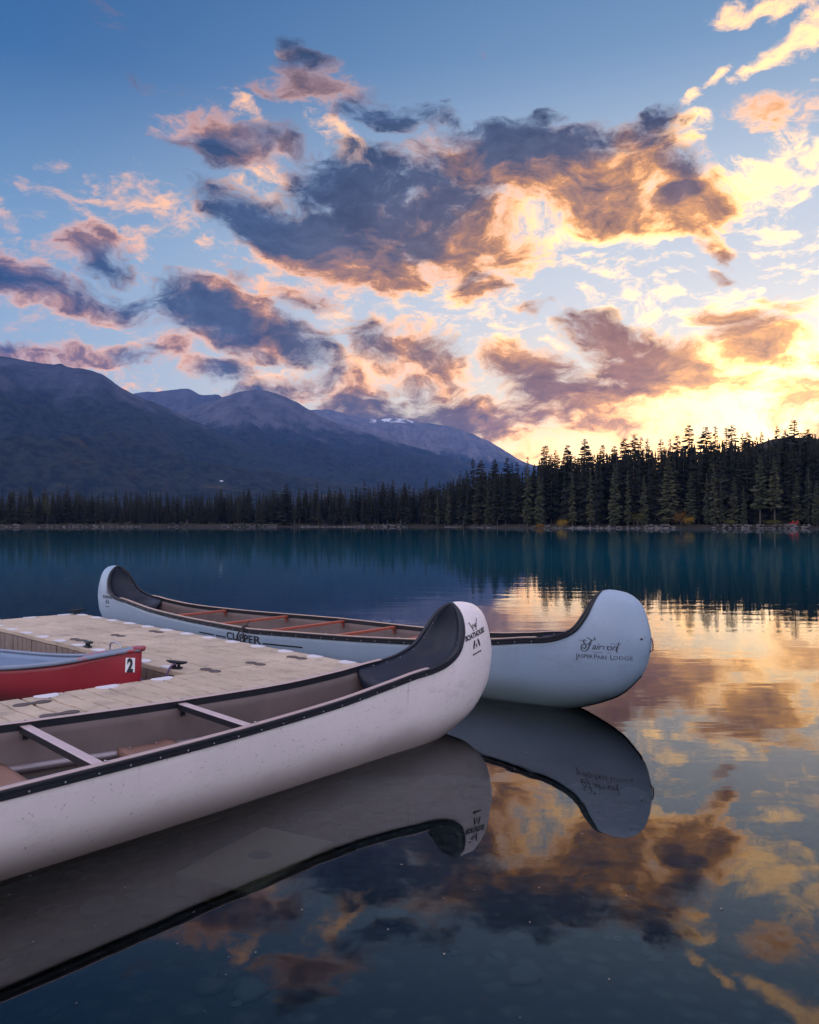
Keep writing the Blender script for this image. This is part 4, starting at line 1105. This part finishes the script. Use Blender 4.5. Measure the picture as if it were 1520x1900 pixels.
for side in (-1, 1):
    g = mesh_obj('gunwale', *sweep(RED.rail(side), [(-.022, .004), (-.014, .014), (.010, .014), (.022, .006), (.024, -.012), (.018, -.024), (.002, -.024), (-.016, -.012)], side), M_GREYBLUE, red, True); fix_normals(g)
for end in (-1, 1):
    vs = []; a = [0.0, .06, .15, .26, .38, .50]
    for d in a:
        p = min((s[0] for s in RED.st if s[0].x * end > 0), key=lambda q: abs(RL / 2 - q.x * end - d))
        vs += [(p.x, -p.y, p.z + .012), (p.x - (.05 * end if d == .5 else 0), 0, p.z + .022), (p.x, p.y, p.z + .012)]
    fs = [q for i in range(len(a) - 1) for q in ((3 * i, 3 * i + 1, 3 * i + 4, 3 * i + 3), (3 * i + 1, 3 * i + 2, 3 * i + 5, 3 * i + 4))]
    dk = mesh_obj('deck_plate', vs, fs, M_GREYBLUE, red); md = dk.modifiers.new('t', 'SOLIDIFY'); md.thickness = .012; md.offset = 0
    m = MB(); m.tube([(end * (RL / 2 - .05), -.028, .552), (end * (RL / 2 + .012), -.012, .556), (end * (RL / 2 + .018), 0, .557), (end * (RL / 2 + .012), .012, .556), (end * (RL / 2 - .05), .028, .552)], .020, 8); nb = m.build('nose_cap', plain('scuffed_red_nose', (.30, .06, .07), .5, 0, .4, 12), red, True)
m = MB(); m.tube(cr_curve([Vector((2.26, -.03, .515)), Vector((2.25, -.03, .56)), Vector((2.20, -.015, .585)), Vector((2.12, .01, .585)), Vector((2.08, .02, .56)), Vector((2.08, .02, .50))], 5), .0085, 8); m.build('carry_handle', M_STEEL, red, True)
m = MB(); m.box((2.26, .0, .545), (.05, .05, .03)); m.build('handle_fitting', plain('brass_fitting', (.55, .42, .22), .35, .8), red, False, .006)
RDEC = Decal(RED)
tag(RDEC.lay('number_plate', *rect(2.330, .355, 2.405, .475, 4), lambda u, v: (u, v), -1, plain('white_sticker', (.78, .78, .78), .5), red), 'white plate on the bow')
t2 = text_mesh('2', .15, .008)
o2 = [RDEC.drop(2.368 + x * .60, .363 + y * .98, -1, .0045) for x, y in t2[0]]; tag(mesh_obj('number_print', o2, t2[1], M_PRINT, red), 'black numeral 2')
# paddles lying inside
for k, (x0, y0, x1, y1, lab) in enumerate(((.2, -.16, 1.30, .02, 'upper'), (.1, -.05, 1.22, .10, 'lower'), (.15, .08, 1.12, .16, 'outer'))):
    p = empty('canoe_paddle', in_boat(red, (x0, y0, .12 + .03 * k))); p.rotation_euler = (0, 0, rh + atan2(y1 - y0, x1 - x0)); Lp = 1.25
    tag(p, ('dark paddle inside the red canoe, nearest the viewer', 'dark paddle inside the red canoe, middle of three', 'dark paddle inside the red canoe, farthest from the viewer')[k], 'paddle', 'paddles in the red canoe')
    m = MB(); m.tube([(-.3, 0, 0), (.75, 0, .05)], .015, 8); m.build('shaft', M_BLACK, p, True)
    m = MB(); m.tube([(.70, 0, .048), (.80, 0, .052), (.95, 0, .06), (1.15, 0, .07), (1.22, 0, .074)], [.02, .06, .085, .09, .05], 10, True, .16); m.build('blade', M_BLACK, p, True)
    m = MB(); m.tube([(-.3, -.06, 0), (-.31, 0, 0), (-.3, .06, 0)], .016, 8); m.build('grip', M_BLACK, p, True)
# ropes
c1 = D2(PL - .28, Q0 + .07, ZD + .05); b1 = in_boat(red, (RL / 2 - .01, -.004, .30))
rope('mooring_rope', [c1 + Vector((0, 0, .0)), c1 + Vector((-.04, -.06, -.03)), c1 + Vector((-.07, -.10, -.12)), b1.lerp(c1, .5) + Vector((0, -.03, -.17)), b1.lerp(c1, .2) + Vector((0, -.02, -.08)), b1], .009, plain('violet_rope', (.10, .055, .13), .85, 0, .5, 60), 'violet mooring rope from the red canoe to the dock cleat')
rp = lambda x, y, z: in_boat(canoe_far, (x, y, z))
rope('tied_line', [rp(-.17, -.55, .44), rp(-.15, -.64, .478), rp(-.15, -.695, .45), rp(-.22, -.70, .36), rp(-.20, -.70, .29), rp(-.25, -.70, .27), rp(-.13, -.70, .30), rp(-.10, -.70, .36), rp(-.13, -.695, .44), rp(-.12, -.66, .475), rp(-.10, -.62, .53)], .008, M_ROPE, 'dark line knotted over the rail of the blue-white canoe')
km = MB(); R_ = random.Random(3)
for k in range(7):
    c = rp(-.20 + R_.uniform(-.05, .05), -.705 + R_.uniform(-.02, .01), .275 + R_.uniform(-.025, .03))
    pts = [c + Vector((.035 * cos(a + k), .02 * sin(a * 1.3), .03 * sin(a + k))) for a in [i * .7 for i in range(9)]]
    km.tube(pts, .008, 6)
tag(km.build('rope_knot', M_ROPE, None, True), 'dark bundled knot hanging at the side of the blue-white canoe', 'rope')

# ------------------------------------------------------------------ lake bed things
def slab():
    c = Vector((-1.08, 5.88, -.80)); o = empty('sunken_slab', c, radians(-28)); tag(o, 'flat brown slab with a dark hole, sunk beside the near canoe', 'slab')
    m = MB(); m.box((0, 0, -.05), (.66, .98, .16)); m.build('slab_body', plain('sunken_concrete', (.30, .17, .09), .9, 0, .3, 12, bmp=.4), o, False, .02)
    me = disc_mesh('hole', M_PRINT, [(.095 * cos(a), .075 * sin(a)) for a in [2 * pi * k / 18 for k in range(18)]], .003); from_data('hole', me, o, (.0, .02, .031))
slab()
STONES = [stone_mesh(20 + i) for i in range(7)]
M_STONES = [plain('lake_stone_%s' % n, c, .8, 0, .35, 3, bmp=.3) for n, c in (('grey', (.022, .022, .02)), ('brown', (.030, .023, .017)), ('pale', (.042, .038, .032)))]
for i, me in enumerate(STONES): me.materials.append(M_STONES[i % 3])
R_ = random.Random(12)
for k in range(300):
    u = R_.random(); y = 1.6 + 9.5 * u ** .8; x = R_.uniform(-.62, .62) * y + R_.uniform(-.3, .3)
    s = R_.choice((.04, .05, .06, .08, .11, .15)) * R_.uniform(.7, 1.2) * min(1, .10 + y / 10)
    o = from_data('stone', R_.choice(STONES), terrain, (x, y, ground_z(x, y) + s * .18), (0, 0, R_.uniform(0, 6)), (s * R_.uniform(1, 1.5), s, s * R_.uniform(.6, 1)))
# drifting specks of leaf and foam, plus pale flecks painting in far sparkles
sp = MB()
for k in range(420):
    if k < 230: y = 2.2 + 16 * R_.random() ** 1.7; x = R_.uniform(-.55, .55) * y; s = R_.uniform(.003, .009)
    else: y = R_.gauss(58, 2.2) if k < 330 else R_.uniform(18, 90); x = R_.uniform(-.5, .52) * y; s = R_.uniform(.012, .035)
    a = R_.uniform(0, 6.28); c, q = cos(a) * s, sin(a) * s
    sp.add([(x - c, y - q, .003), (x + q * .5, y - c * .5, .005), (x + c, y + q, .003), (x - q * .5, y + c * .5, .005)], [(0, 1, 2, 3)])
tag(sp.build('flotsam_and_sparkles', plain('pale_flotsam_sparkles', (.26, .23, .19), .7, 0, .6, 1)), 'specks of leaf and seed drifting on the water, with pale flecks as far sparkles', 'flotsam', kind='stuff')
